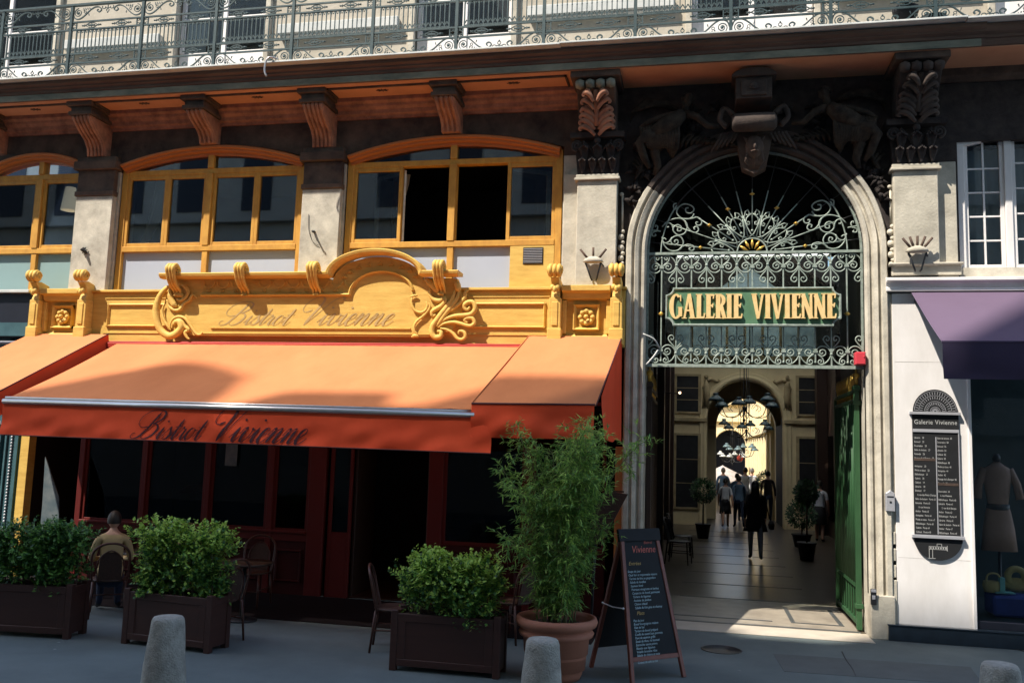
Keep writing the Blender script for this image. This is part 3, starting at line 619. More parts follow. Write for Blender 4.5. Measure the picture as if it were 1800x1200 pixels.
# ------------------------------------------------------------------ balcony railing
RL = thing('balcony_railing', 'long ornate teal wrought iron balcony railing above the stone cornice', 'railing')
PW, ZB, ZR = 1.29, 7.93, 9.12
YR = -.80
def railpanel():
    m = MB(); H = ZR-ZB; x0, x1 = -PW/2, PW/2
    def hb(z, r=.011): m.box(x0, x1, YR-r, YR+r, z-r, z+r)
    A, Bz, Cz, D = ZB+.19*H, ZB+.32*H, ZB+.66*H, ZB+.77*H
    for z in (ZB+.012, A, Bz, Cz, D): hb(z, .012)
    # lattice squares at both ends of the two narrow bands
    for z0, z1 in ((A, Bz), (Cz, D)):
        for s in (-1, 1):
            xe = s*(PW/2-.10)
            m.box(xe-.008, xe+.008, YR-.008, YR+.008, z0, z1)
            for i in range(2):
                for j in range(2):
                    cx, cz = s*(PW/2-.03-.045*i), z0+(z1-z0)*(j+.5)/2
                    m.tube(p3(arc(cx, cz, .018, 0, 2*pi, 8), YR), .006, 4, False)
        for cx in (-.27, .27):          # pierced lozenges
            cz = (z0+z1)/2
            for sx in (-1, 1):
                m.tube(p3([(cx-.11, cz), (cx-.05, cz+sx*.035), (cx, cz+sx*.045), (cx+.05, cz+sx*.035), (cx+.11, cz)], YR), .009, 4)
                m.tube(p3([(cx+sx*.11, cz), (cx+sx*.17, cz)], YR), [.008, .014], 5)
                m.tube(p3([(cx+sx*.13, cz+.02), (cx+sx*.12, cz), (cx+sx*.13, cz-.02)], YR), .007, 4)
            m.tube(p3([(cx-.06, cz), (cx+.06, cz)], YR), .016, 4); m.tube(p3([(cx, cz-.05), (cx, cz+.05)], YR), .008, 4)
    n = 15; xa = PW/2-.115
    for i in range(n+1):
        x = -xa+2*xa*i/n
        m.tube(p3([(x, Bz), (x, Cz)], YR), .0095 if 0 < i < n else .013, 4)
        if i < n:
            xm = x+xa/n; w = xa/n
            m.tube(p3([(xm-w, Bz+.02), (xm-w*.9, Bz+.05), (xm, Bz+.105)], YR), .009, 4); m.tube(p3([(xm+w, Bz+.02), (xm+w*.9, Bz+.05), (xm, Bz+.105)], YR), .009, 4)
            m.tube(p3([(xm-w, Cz-.07), (xm-w*.6, Cz-.02), (xm, Cz-.008), (xm+w*.6, Cz-.02), (xm+w, Cz-.07)], YR), .009, 4)
            m.ball((xm, YR, Cz-.045), .011, .008, .014, 6, 4)
            m.tube(p3([(xm-w, Bz+.016), (xm, Bz+.03), (xm+w, Bz+.016)], YR), .009, 4)
        if 0 < i < n: m.ball((x, YR, (Bz+Cz)/2+.02), .012, .010, .012, 6, 4)
    def band(zo, sg):                    # scrollwork standing on zo, growing by sg
        F = lambda pts: p3([(x, zo+sg*z) for x, z in pts], YR)
        for s in (-1, 1):
            E = PW/2
            m.tube(F(spiral(s*(E-.115), .095, .075, .018, -pi/2 if s > 0 else -pi/2, (-pi/2+s*3.4*pi), 22)), .0085, 4)
            m.ball((s*(E-.115), YR, zo+sg*.095), .022, .012, .022, 6, 4)
            m.tube(F([tuple(q) for q in cr([(s*(E-.015), .10), (s*(E-.05), .18), (s*(E-.13), .205), (s*(E-.22), .16), (s*(E-.33), .06), (s*(E-.42), .018), (s*(E-.50), .03), (s*(E-.53), .075), (s*(E-.49), .105), (s*(E-.455), .08), (s*(E-.475), .055)], 3)]), .0125, 4)
            for i in range(4): m.tube(F([(s*(E-.20-.035*i), .02), (s*(E-.215-.035*i), .065-.01*i)]), [.006, .012], 4)
            m.tube(F(arc(s*(E-.235), .09, .02, 0, 2*pi, 8)), .006, 4, False)
            m.tube(F([(s*(E-.30), .115), (s*(E-.31), .15)]), [.006, .010], 4)
            m.tube(F([tuple(q) for q in cr([(s*.10, .01), (s*.095, .05), (s*.055, .055), (s*.04, .02)], 3)]), .007, 4)
        m.tube(F([(0, .0), (0, .06)]), .008, 4); m.tube(F(arc(0, .085, .024, 0, 2*pi, 10)), .007, 4, False); m.ball((0, YR, zo+sg*.12), .012, .01, .014, 6, 4)
        m.tube(F([(-.05, .045), (.05, .045)]), .007, 4)
    band(ZB+.02, 1); band(ZR-.02, -1)
    return m
pan = railpanel().build('railing_panel', 'iron_teal', RL)
posts = [-.92+PW*i for i in range(-9, 6)]
pm = MB(); pm.box(-.022, .022, YR-.022, YR+.022, ZB-.02, ZR); pm.ball((0, YR-.02, ZB+.03), .028, .02, .03)
pst = pm.build('railing_post', 'iron_teal', RL)
for i, x in enumerate(posts):
    for o, dx in ((pan, PW/2), (pst, 0)):
        if i == 0: o.location.x = x+dx
        else:
            c = o.copy(); COL.objects.link(c); c.location.x = x+dx
hr = MB(); hr.box(-12.7, 6.4, YR-.028, YR+.028, ZR, ZR+.028); hr.box(-12.7, 6.4, YR-.016, YR+.016, ZR+.028, ZR+.04); hr.build('handrail', 'iron_teal', RL)
q = at(470, 120, -.97)
k = MB(); k.tube(cr([(q.x+.14, -.92, 7.95), (q.x+.03, -.99, 7.95), (q.x-.02, -1.0, 7.86), (q.x-.03, -.99, 7.74), (q.x+.0, -.98, 7.66)], 5), .014, 8)
tag(k.build('drain_hose', 'aluminium'), 'short pale hose curling over the edge of the balcony', 'hose')
for px_, py_, nm in ((1592, 24, 'dark oval flower pot on the balcony floor, behind the railing post, further left of two'), (1640, 40, 'dark oval flower pot low against a railing post, further right of two')):
    q = at(px_, py_, -.6); k = MB(); k.lathe([(.0, -.10), (.11, -.10), (.16, .0), (.17, .06), (.15, .06), (.14, .02), (0, .02)], (q.x, -.6, q.z), 18); tag(k.build('balcony_pot', 'dark_hat'), nm, 'flower pot')
    k = MB()
    if py_ == 24:
        k.tube([(q.x-.02, -.6, q.z-.10), (q.x+.02, -.6, 7.92)], [.05, .035], 8); tag(k.build('pot_stand', 'iron_black'), 'thin stand under the raised dark flower pot on the balcony', 'stand')

# ------------------------------------------------------------------ script lettering, stroke by stroke
GL = {
 'B': (1.75, [[(.95, 2.28), (.80, 1.6), (.55, .7), (.30, .10), (-.05, -.05), (-.30, .10), (-.32, .35), (-.12, .42)],
              [(.62, 1.02), (.15, .92), (-.28, 1.15), (-.42, 1.62), (-.20, 2.12), (.30, 2.42), (.95, 2.42), (1.35, 2.18), (1.36, 1.72), (1.05, 1.36), (.72, 1.26)],
              [(.72, 1.26), (1.15, 1.20), (1.42, .85), (1.30, .28), (.95, -.02), (.62, .02), (.48, .25)]]),
 'V': (1.42, [[(.42, 1.32), (.10, 1.12), (-.22, 1.32), (-.28, 1.80), (.0, 2.28), (.45, 2.42), (.74, 2.12), (.72, 1.4), (.62, .6), (.60, -.02)],
              [(.60, -.02), (.86, .7), (1.12, 1.5), (1.40, 2.15), (1.72, 2.40), (1.95, 2.32), (1.93, 2.18)]]),
 'i': (.52, [[(-.1, .25), (.06, .6), (.20, 1.0)], [(.20, 1.0), (.15, .55), (.17, .12), (.28, .0), (.42, .15), (.52, .40)], 'dot']),
 's': (.62, [[(-.1, .25), (.1, .7), (.27, 1.08)], [(.27, 1.08), (.30, .85), (.46, .5), (.42, .12), (.24, -.02), (.06, .08), (.10, .22)], [(.42, .10), (.55, .22), (.64, .42)]]),
 't': (.55, [[(-.1, .25), (.2, 1.0)], [(.30, 1.72), (.24, 1.1), (.18, .4), (.22, .04), (.34, .0), (.46, .15), (.56, .40)], [(-.04, 1.06), (.25, 1.08), (.52, 1.14)]]),
 'r': (.66, [[(-.1, .25), (.05, .7), (.16, 1.12)], [(.16, 1.12), (.20, .95), (.34, .90), (.44, .92)], [(.42, .92), (.34, .5), (.34, .10), (.46, .0), (.58, .15), (.68, .40)]]),
 'o': (.72, [[(.42, .96), (.20, .98), (.04, .62), (.04, .20), (.20, -.02), (.42, .14), (.54, .56), (.46, .92), (.42, .96)], [(.46, .90), (.56, .82), (.74, .84)]]),
 'v': (.74, [[(-.08, .55), (.04, .90), (.13, 1.0), (.20, .82)], [(.20, .85), (.16, .4), (.22, .05), (.36, .0)], [(.36, .0), (.54, .3), (.60, .72), (.52, 1.0)], [(.53, .96), (.62, .84), (.78, .86)]]),
 'e': (.58, [[(-.1, .25), (.12, .42), (.34, .66), (.36, .92), (.24, 1.02)], [(.24, 1.02), (.08, .82), (.02, .40), (.12, .04), (.28, -.02), (.46, .14), (.58, .40)]]),
 'n': (.92, [[(-.08, .5), (.05, .92), (.14, 1.0), (.19, .85)], [(.19, .9), (.14, .4), (.12, .0)], [(.13, .2), (.30, .72), (.48, 1.0), (.57, .92)], [(.57, .95), (.53, .5), (.54, .12), (.66, .0), (.80, .15), (.92, .40)]]),
 ' ': (.75, []),
}
def script_mesh(body, width, slant=.55, thick=.115, hair=.035, zs=1.0):
    """flat ribbon lettering in the (x, z) plane, baseline z=0, scaled to the given total width"""
    x = 0; strokes = []
    for ch in body:
        adv, st = GL[ch]
        for s_ in st:
            if s_ == 'dot': strokes.append(('d', x+.26, 1.5)); continue
            strokes.append([(x+p[0], p[1]) for p in s_])
        x += adv
    mnx = min((p[0]+slant*p[1]) for s_ in strokes if s_[0] != 'd' for p in s_)
    mxx = max((p[0]+slant*p[1]) for s_ in strokes if s_[0] != 'd' for p in s_)
    k = width/(mxx-mnx); polys = []
    for s_ in strokes:
        if s_[0] == 'd':
            cx, cz = s_[1]+slant*s_[2]-mnx, s_[2]; polys.append([((cx+.085*cos(a))*k, (cz+.085*sin(a))*k*zs) for a in [i*pi/4 for i in range(8)]]); continue
        P = [tuple(q) for q in cr(s_, 7)]; Q = [(a+slant*c-mnx, c) for a, c in P]; L_, R_ = [], []
        for i in range(len(Q)):
            a = Q[max(i-1, 0)]; c = Q[min(i+1, len(Q)-1)]; dx, dz = c[0]-a[0], c[1]-a[1]; l = math.hypot(dx, dz) or 1
            dz0 = P[min(i+1, len(P)-1)][1]-P[max(i-1, 0)][1]
            down = max(0, -dz0/l); f_ = min(1, i/3, (len(Q)-1-i)/3) if len(Q) > 8 else .7
            w = hair+thick*down*f_; w /= 2
            nx, nz = -dz/l, dx/l; L_.append(((Q[i][0]+nx*w)*k, (Q[i][1]+nz*w)*k*zs)); R_.append(((Q[i][0]-nx*w)*k, (Q[i][1]-nz*w)*k*zs))
        polys.append((L_, R_))
    return polys
def script_mb(body, x0, zb, width, Y, ext=.003, warp=None, **kw):
    m = MB()
    for n_, p in enumerate(script_mesh(body, width, **kw)):
        y = Y-.00015*n_
        W_ = warp or (lambda x, z, y: (x, y, z))
        if isinstance(p, list): v = [W_(x0+a, zb+c, y) for a, c in p]; m.add(v, [list(range(len(v)-1, -1, -1))]); continue
        L_, R_ = p; n = len(L_)
        v = [W_(x0+a, zb+c, y) for a, c in L_]+[W_(x0+a, zb+c, y) for a, c in R_]
        m.add(v, [(i, i+1, n+i+1, n+i) for i in range(n-1)])
    return m

# ------------------------------------------------------------------ bistro front
F = thing('bistro_shopfront', 'carved yellow bistro front with an arched sign board above deep red joinery', 'shopfront')
YF = -.12
k = MB(); k.box(-10.72, -1.05, YF, .0, 3.74, 4.56); k.box(-10.74, -1.03, YF-.05, 0, 4.56, 4.60); F_base = k.build('fascia', 'yellow_paint', F, .006)
def frame_panel(x0, x1, z0, z1, y=YF):
    m = MB(); path = [(x0, z0), (x1, z0), (x1, z1), (x0, z1), (x0, z0)]
    m.sweep([(x0, z0), (x1, z0)], [(0, y), (0, y-.02), (.02, y-.035), (.035, y-.01), (.035, y)]); m.sweep([(x1, z1), (x0, z1)], [(0, y), (0, y-.02), (.02, y-.035), (.035, y-.01), (.035, y)])
    m.sweep([(x1, z0), (x1, z1)], [(0, y), (0, y-.0205), (.02, y-.0355), (.035, y-.0105), (.035, y)]); m.sweep([(x0, z1), (x0, z0)], [(0, y), (0, y-.0205), (.02, y-.0355), (.035, y-.0105), (.035, y)])
    return m
for x0, x1 in ((-9.34, -8.22), (-3.30, -2.19)):
    frame_panel(x0, x1, 4.0, 4.38).build('panel_moulding', 'yellow_paint', F, fixn=True)
    k = MB(); k.box(x0-.06, x1+.06, YF-.012, YF-.001, 4.46, 4.475); k.box(x0-.06, x1+.06, YF-.012, YF-.001, 3.90, 3.912); k.build('bead', 'yellow_paint', F)
k = MB(); k.box(-9.2, -2.3, -.30, .0, 3.645, 3.735); k.box(-9.2, -2.3, -.26, .0, 3.735, 3.76); k.build('awning_housing', 'red_bright', F, .01)
# consoles with three-lobed scrolls
def scroll_head(mb, x, y, z, r, w):
    for i in range(3): mb.lathe([(0, -w*.17), (r*.82, -w*.16), (r, -w*.06), (r, w*.06), (r*.82, w*.16), (0, w*.17)], (x+(i-1)*w*.33, y, z), 18, 'X')
    for s in (-1, 1):
        pts = [(x+s*(w*.5+.002), y+q[0], z+q[1]) for q in spiral(0, 0, r*.75, r*.12, 0, 3.2*pi, 20)]; mb.tube(pts, r*.12, 5)
for xc in (-10.58, -9.70, -2.03, -1.16):
    k = MB(); k.box(xc-.085, xc+.085, -.30, YF, 3.76, 4.42); k.prism_x([(YF, 4.42), (-.30, 4.42), (-.26, 4.52), (-.30, 4.62), (-.37, 4.70), (-.24, 4.72), (-.05, 4.68), (-.02, 4.42)], xc-.06, xc+.06)
    k.box(xc-.10, xc+.10, -.32, YF, 3.76, 3.98); k.box(xc-.045, xc+.045, -.315, -.295, 4.02, 4.36)
    c_ = k.build('console', 'yellow_paint', F, .008)
    k = MB(); scroll_head(k, xc, -.36, 4.80, .095, .19)
    k.build('scroll', 'yellow_paint', c_); k = MB(); k.ball((xc-.035, -.34, 4.56), .035, .03, .045); k.ball((xc+.035, -.34, 4.56), .035, .03, .045); k.ball((xc, -.35, 4.535), .03, .03, .05); k.build('leaf_drop', 'yellow_paint', c_)
for xa, xb in ((-10.49, -9.79), (-1.94, -1.25)):
    c = (xa+xb)/2
    k = MB(); k.prism_x([(YF, 4.40), (-.20, 4.42), (-.22, 4.50), (-.30, 4.52), (-.30, 4.60), (YF, 4.62)], xa, xb); k.prism_x([(YF, 3.76), (-.24, 3.76), (-.24, 3.80), (-.19, 3.86), (YF, 3.92)], xa, xb)
    k.box(xa, xa+.06, -.20, YF, 3.92, 4.40); k.box(xb-.06, xb, -.20, YF, 3.92, 4.40)
    bay = k.build('bay', 'yellow_paint', F, .006)
    m = MB(); z0, z1 = 3.97, 4.35; x0, x1 = c-.19, c+.19
    for a, b_, e in (((x0, z0), (x1, z0), 0), ((x1, z0), (x1, z1), .0004), ((x1, z1), (x0, z1), 0), ((x0, z1), (x0, z0), .0004)): m.sweep([a, b_], [(0, YF), (0, -.17-e), (.015, -.19-e), (.045, -.15-e), (.055, YF)])
    m.build('square_frame', 'yellow_paint', bay, fixn=True)
    m = MB(); zc = 4.16; m.ball((c, -.20, zc), .035, .035, .035)
    for i in range(8):
        a = i*pi/4; m.ball((c+.088*cos(a), -.165, zc+.088*sin(a)), .036, .030, .036, 8, 6)
    m.lathe([(0, 0), (.12, 0), (.115, -.03), (.10, -.05), (.075, -.05), (.06, -.015), (0, -.012)], (c, -.13, zc), 24, 'Y')
    m.build('rosette', 'yellow_paint', bay)
# sign board
YS = -.24
sb = thing('sign_board', '', 'sign')   # carved yellow board with engraved lettering
sb['label'] = 'carved yellow sign board with an arched pediment and faint engraved Bistrot Vivienne script'
body = [(-7.72, 3.86), (-3.9, 3.86), (-3.55, 3.95), (-3.4, 4.3), (-3.5, 4.72), (-4.0, 4.74)] + arc(-4.735, 4.66, .72, .1, pi-.1, 20, .40) + [(-5.5, 4.74), (-8.1, 4.74), (-8.22, 4.55), (-8.27, 4.3), (-8.2, 4.05), (-8.0, 3.9)]
k = MB(); k.prism(body, YS, YF-.002); bd = k.build('board', 'yellow_paint', sb)
topl = [(-8.26, 4.76), (-5.50, 4.76), (-5.46, 4.765)] + arc(-4.735, 4.74, .72, pi-.08, .08, 26, .36) + [(-4.01, 4.765), (-3.97, 4.76), (-3.44, 4.76)]
k = MB(); k.sweep(topl, [(.0, YS+.1), (.0, YS-.02), (-.03, YS-.05), (-.03, YS-.16), (0, YS-.20), (.035, YS-.21), (.05, YS-.19), (.05, YS+.1)]); k.build('cornice', 'yellow_paint', sb, fixn=True)
lowl = [(-7.62, 4.47), (-5.16, 4.47), (-5.14, 4.48)] + arc(-4.66, 4.50, .48, pi-.05, .12, 22, .32)
k = MB(); k.sweep(lowl, [(0, YS+.05), (-.005, YS-.03), (.015, YS-.05), (.035, YS-.03), (.04, YS+.05)]); k.build('bead', 'yellow_paint', sb, fixn=True)
k = MB(); k.sweep([(-7.42, 3.965), (-4.18, 3.965)], [(0, YS), (.004, YS-.022), (.02, YS-.022), (.024, YS)]); k.sweep([(-7.62, 3.885), (-3.75, 3.885)], [(0, YS), (.003, YS-.012), (.012, YS-.012), (.014, YS)]); k.build('lower_bead', 'yellow_paint', sb, fixn=True)
for i in range(11):                       # lambrequins under the cornice
    x = -7.5+i*.235; k = MB()
    if abs(x+6.86) < .08: continue
    k.sweep(arc(x, 4.70, .10, pi, 2*pi, 8), [(-.012, YS), (-.012, YS-.015), (.012, YS-.015), (.012, YS)]); 
    for j in (-1, 0, 1): k.tube([(x, YS-.008, 4.59), (x+.03*j, YS-.015, 4.535+.006*abs(j))], [.006, .012], 5)
    k.build('lambrequin', 'yellow_paint', sb)
for i in range(9):
    a = pi*(.12+.76*i/8); x, z = -4.70+.60*cos(a), 4.66+.30*sin(a); k = MB()
    for j in (-1, 0, 1): k.tube([(x, YS-.008, z+.03), (x+.035*j, YS-.018, z-.03)], [.006, .014], 5)
    k.build('pendant', 'yellow_paint', sb)
for xc in (-8.02, -6.86, -5.68, -3.72):
    k = MB()
    for i in range(3):
        x = xc+(i-1)*.05
        pts = [(x, y, z) for y, z in ((-.40, 4.78), (-.36, 4.86), (-.44, 4.93), (-.52, 4.88), (-.50, 4.79), (-.45, 4.68), (-.37, 4.60), (-.30, 4.56), (-.27, 4.50))]
        k.tube(cr(pts, 4), [.034]*16+[.032-.0008*j for j in range(17)], 8)
    for j in (-1, 0, 1): k.tube([(xc+.0, -.29, 4.52), (xc+.035*j, -.30, 4.465)], [.014, .02], 6)
    for s in (-1, 1): k.tube([(xc+s*.075, -.44+q[0], 4.865+q[1]) for q in spiral(0, 0, .058, .008, 0, 3*pi, 16)], .009, 5)
    k.build('scroll_bracket', 'yellow_paint', sb)
# C-scroll at the left end and acanthus spray at the right end, traced in place
k = MB(); Yc = YS-.03
def tr3(mb, pts, ox, oy, sc, r, Y=Yc, n=8, k_=5):
    P = TR(pts, ox, oy, sc, Y, k_); m_ = len(P)-1
    R = [r*(.45+.55*min(1, i/(m_*.25+1e-6), (m_-i)/(m_*.25+1e-6))) for i in range(m_+1)]
    mb.tube(P, R, n, flat=.8)
tr3(k, [(300, 320), (230, 360), (150, 470), (110, 620), (120, 770), (170, 900), (270, 975), (370, 950), (440, 870), (420, 800), (370, 790), (340, 830)], 260, 460, 7.5, .058)
tr3(k, [(210, 560), (190, 650), (210, 760), (270, 860), (300, 900)], 260, 460, 7.5, .022)
tr3(k, [(400, 300), (480, 320), (530, 390), (500, 470), (430, 510), (370, 485)], 260, 460, 7.5, .030)
tr3(k, [(250, 500), (280, 590), (360, 640), (430, 620), (480, 545), (540, 510), (590, 435), (650, 480)], 260, 460, 7.5, .026)
tr3(k, [(290, 380), (300, 470), (340, 560), (380, 590)], 260, 460, 7.5, .05)
tr3(k, [(360, 360), (390, 430), (440, 440), (460, 470)], 260, 460, 7.5, .04)
tr3(k, [(290, 880), (310, 780), (390, 725), (480, 740), (540, 810), (590, 880), (640, 950), (690, 960), (720, 925)], 260, 460, 7.5, .024)
tr3(k, [(350, 780), (400, 760), (450, 790), (490, 850), (540, 900), (490, 930), (520, 1000), (550, 1020)], 260, 460, 7.5, .028)
k.build('scroll_ornament', 'yellow_paint', sb)
k = MB(); O = (690, 450, 7.5)
for pts, r in (([(820, 450), (790, 560), (700, 690), (600, 820), (530, 920), (520, 1010), (560, 1070), (630, 1060), (640, 1000), (590, 990)], .042),
               ([(870, 470), (850, 560), (780, 660), (690, 770), (620, 870), (580, 930)], .034),
               ([(610, 900), (700, 830), (820, 790), (950, 780), (1040, 760), (1090, 690), (1060, 610), (990, 610), (940, 660), (980, 710), (1020, 670)], .034),
               ([(600, 940), (680, 890), (800, 870), (900, 890), (960, 910), (1030, 920), (1080, 880), (1050, 820), (980, 820), (950, 850), (990, 880)], .028),
               ([(630, 950), (720, 970), (800, 1020), (850, 1080), (910, 1100), (960, 1060), (940, 1000), (880, 990), (870, 1030)], .026),
               ([(1000, 450), (960, 480), (950, 550), (900, 610), (820, 680), (740, 740)], .028),
               ([(500, 430), (490, 500), (540, 570), (620, 590), (680, 560), (690, 600), (640, 660), (570, 700), (520, 740), (530, 790), (570, 770)], .036),
               ([(230, 540), (290, 520), (330, 525)], .018), ([(260, 540), (250, 620), (290, 710), (370, 745), (440, 710), (460, 640), (440, 600)], .022),
               ([(480, 620), (490, 680), (430, 770), (340, 840), (290, 910), (290, 990), (330, 1020)], .020), ([(250, 1070), (300, 1050), (345, 1065)], .03),
               ([(430, 300), (500, 360), (560, 420), (600, 480)], .05), ([(840, 330), (860, 400), (870, 470)], .05), ([(620, 380), (660, 410), (690, 450)], .035)):
    tr3(k, pts, *O, r)
k.build('acanthus_spray', 'yellow_paint', sb)
z_ = 4.025
script_mb('Bistrot', -7.29, z_, 1.28, YS-.003, hair=.05, thick=.11, zs=.72).build('engraved_lettering', 'ghost_letters', sb)
script_mb('Vivienne', -5.90, z_, 1.46, YS-.003, hair=.05, thick=.11, zs=.72).build('engraved_lettering', 'ghost_letters', sb)
# red joinery below
YB = .10
def joinery():
    tall = [(-9.78, -9.68), (-8.62, -8.55), (-7.52, -7.44), (-6.46, -6.37), (-5.78, -5.52), (-3.90, -3.68), (-2.46, -2.36)]
    sep('post', [(a, b_, YB-.03-.001*i, YB+.08, .0, 3.6) for i, (a, b_) in enumerate(tall)], 'red_paint', F, .008)
    k = MB(); k.box(-9.68, -5.78, YB-.02, YB+.07, .78, .92);  k.box(-9.68, -5.78, YB-.055, YB-.02, .90, .94);  k.box(-10.6, -1.1, YB-.015, YB+.065, 3.45, 3.74)
    k.build('rail', 'red_paint', F, .008); k = MB(); k.box(-3.68, -1.3, YB, YB+.06, .0, .75); k.box(-3.68, -1.3, YB-.02, YB+.07, .75, .86); k.build('stall_riser', 'red_dark', F, .008)
    k = MB(); k.box(-9.68, -5.78, YB, YB+.06, .0, .779); k.build('stall_riser', 'red_dark', F)
    for a, b_ in ((-9.55, -8.7), (-8.45, -7.6), (-7.35, -6.55), (-6.28, -5.85), (-3.6, -2.55)): frame_panel(a, b_, .18, .66, YB).build('panel_moulding', 'red_dark', F, fixn=True)
    for a, b_ in ((-9.68, -8.62), (-8.55, -7.52), (-7.44, -6.46), (-6.37, -5.78), (-3.68, -2.46), (-2.36, -1.30)):
        m = MB(); z0 = .92 if a < -5 else .86; w = .05
        m.box(a, a+w, YB+.0, YB+.05, z0, 3.45); m.box(b_-w, b_, YB, YB+.05, z0, 3.45); m.box(a+w, b_-w, YB+.003, YB+.047, z0, z0+w); m.box(a+w, b_-w, YB+.003, YB+.047, 2.92, 2.97)
        c_ = m.build('window_frame', 'red_paint', F, .004)
        m = MB(); m.box(a+w, b_-w, YB+.02, YB+.026, z0+w, 3.45); m.build('pane', 'dark_glass', c_)
    # half-open double door
    for a, b_ in ((-5.46, -5.10),):
        m = MB(); m.box(a, a+.06, YB, YB+.05, .0, 3.45); m.box(b_-.045, b_, YB, YB+.05, 0, 3.45); m.box(a+.06, b_-.045, YB+.002, YB+.048, .0, .95)
        d_ = m.build('door', 'red_paint', F, .004); m = MB(); m.box(a+.06, b_-.045, YB+.02, YB+.026, .95, 3.45); m.build('pane', 'dark_glass', d_)
    sep('door', [(-3.95, -3.90, YB+.1, YB+.9, 0, 3.4), (-5.10, -5.06, YB+.1, YB+.9, 0, 3.4)], 'dark_wood', F, .004)
joinery()
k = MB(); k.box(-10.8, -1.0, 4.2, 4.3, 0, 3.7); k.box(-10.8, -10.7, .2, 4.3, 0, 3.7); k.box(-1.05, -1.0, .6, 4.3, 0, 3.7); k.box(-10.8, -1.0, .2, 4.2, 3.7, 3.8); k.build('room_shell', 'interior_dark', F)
k = MB(); k.box(-10.8, -1.0, .17, 4.2, .0, .02); k.build('floor', 'dark_wood', F)
for x in (-10.02,):
    k = MB(); k.box(-10.78, -10.62, -.06, .1, .0, 3.72); k.build('corner_post', 'yellow_paint', F, .006)
k = MB(); k.box(-1.16, -1.05, -.04, .1, .0, 2.35); k.build('corner_post', 'ochre_bounce_paint', F, .006)
q = at(345, 857, .9); k = MB(); k.lathe([(0, .07), (.10, .06), (.24, -.02), (.26, -.07), (.24, -.07), (0, -.02)], (q.x, .9, q.z), 18)
lf = thing('table_lamp', 'dim red lampshade inside the bistro window', 'lamp', (q.x, .9, q.z-.5)); k.build('lamp_shade', 'lamp_red', lf); k = MB(); k.tube([(q.x, .9, q.z-.5), (q.x, .9, q.z)], .012, 6); k.lathe([(.1, 0), (.1, .02), (0, .03)], (q.x, .9, q.z-.5), 14); k.build('lamp_stem', 'iron_black', lf)
k = MB(); k.box(q.x-.4, q.x+.4, .6, 1.2, q.z-.54, q.z-.5)
tb = thing('window_table', 'dark table inside the bistro window under the red lampshade', 'table', (q.x, .9, 0)); k.build('tabletop', 'dark_wood', tb)
for sx in (-1, 1):
    for sy in (.65, 1.15): k = MB(); k.box(q.x+sx*.36-.02, q.x+sx*.36+.02, sy-.02, sy+.02, .02, q.z-.54); k.build('leg', 'dark_wood', tb)
k = MB(); q = at(405, 800, .05)
k.box(q.x-.10, q.x+.10, .075, .079, q.z-.16, q.z+.2); tag(k.build('menu_sheet', 'poster'), 'pale green grey sheet stuck in the bistro window above the red lampshade', 'notice')

# ------------------------------------------------------------------ awnings
def cloth(x0t, x1t, x0b, x1b, yt, zt, yb, zb, sag=.02, nx=24, ny=12, seed=1):
    m = MB(); vs = []
    for j in range(ny+1):
        t = j/ny
        for i in range(nx+1):
            s = i/nx; x = (x0t+(x1t-x0t)*s)*(1-t)+(x0b+(x1b-x0b)*s)*t
            wv = .0035*sin(x*5.7+seed)*sin(pi*t)+.0022*sin(x*13+t*5+seed*3)*t+.0016*sin(x*29-t*9); vs.append((x, yt+(yb-yt)*t, zt+(zb-zt)*t - sag*sin(pi*t) + wv))
    return m.add(vs, [(j*(nx+1)+i, (j+1)*(nx+1)+i, (j+1)*(nx+1)+i+1, j*(nx+1)+i+1) for j in range(ny) for i in range(nx)], True)
def vfold(x, z, amp, seed):               # shallow folds of a hanging valance
    return amp*(sin(x*3.1+z*6+seed)*1.1+.9*sin(x*8.3-z*9+seed*2)*(.6+.4*sin(x*1.3))+.5*sin(x*17-z*5+seed)+.5*sin(x*2.3+seed*3))
def valance(x0, x1, z1a, z1b, h, y, amp, seed, nx=90, ny=10):
    m = MB(); vs = []
    for j in range(ny+1):
        for i in range(nx+1):
            s = i/nx; t = j/ny; x = x0+(x1-x0)*s; zt = z1a+(z1b-z1a)*s
            vs.append((x, y+vfold(x, -t, amp, seed)*t-.02*t, zt-h*t))
    return m.add(vs, [(j*(nx+1)+i, (j+1)*(nx+1)+i, (j+1)*(nx+1)+i+1, j*(nx+1)+i+1) for j in range(ny) for i in range(nx)], True)
A = thing('main_awning', 'wide orange awning with a red valance lettered Bistrot Vivienne in dark script', 'awning', (-5.8, -.3, 3.7))
cloth(-9.0, -2.25, -8.98, -2.56, -.28, 3.72, -2.48, 2.72, .03, 60, 16).build('canopy', 'cloth_orange', A)
k = MB(); k.tube([(-9.0, -2.5, 2.685), (-2.58, -2.5, 2.655)], .036, 12); k.tube([(-9.0, -2.47, 2.735), (-2.58, -2.47, 2.70)], .016, 8); k.build('front_bar', 'aluminium', A)
valance(-9.0, -2.37, 2.665, 2.635, .42, -2.50, .010, 1.0, 200, 14).build('valance', 'cloth_red', A)
k = MB(); k.tube([(-9.0+6.63*i/60, -2.52+vfold(-9.0+6.63*i/60, -1, .010, 1.0), 2.245-.030*i/60) for i in range(61)], .008, 5); k.build('valance_trim', 'cloth_edge', A)
wp = lambda x, z, y: (x, -2.50+vfold(x, -max(0, (2.65-z)/.42), .010, 1.0)*max(0, (2.65-z)/.42)-.02*max(0, (2.65-z)/.42)-.010+(y+2.5), z-.03*(x+9)/6.6)
la = at(232, 770, -2.5); lb = at(365, 770, -2.5); lc = at(378, 780, -2.5); ld = at(541, 780, -2.5)
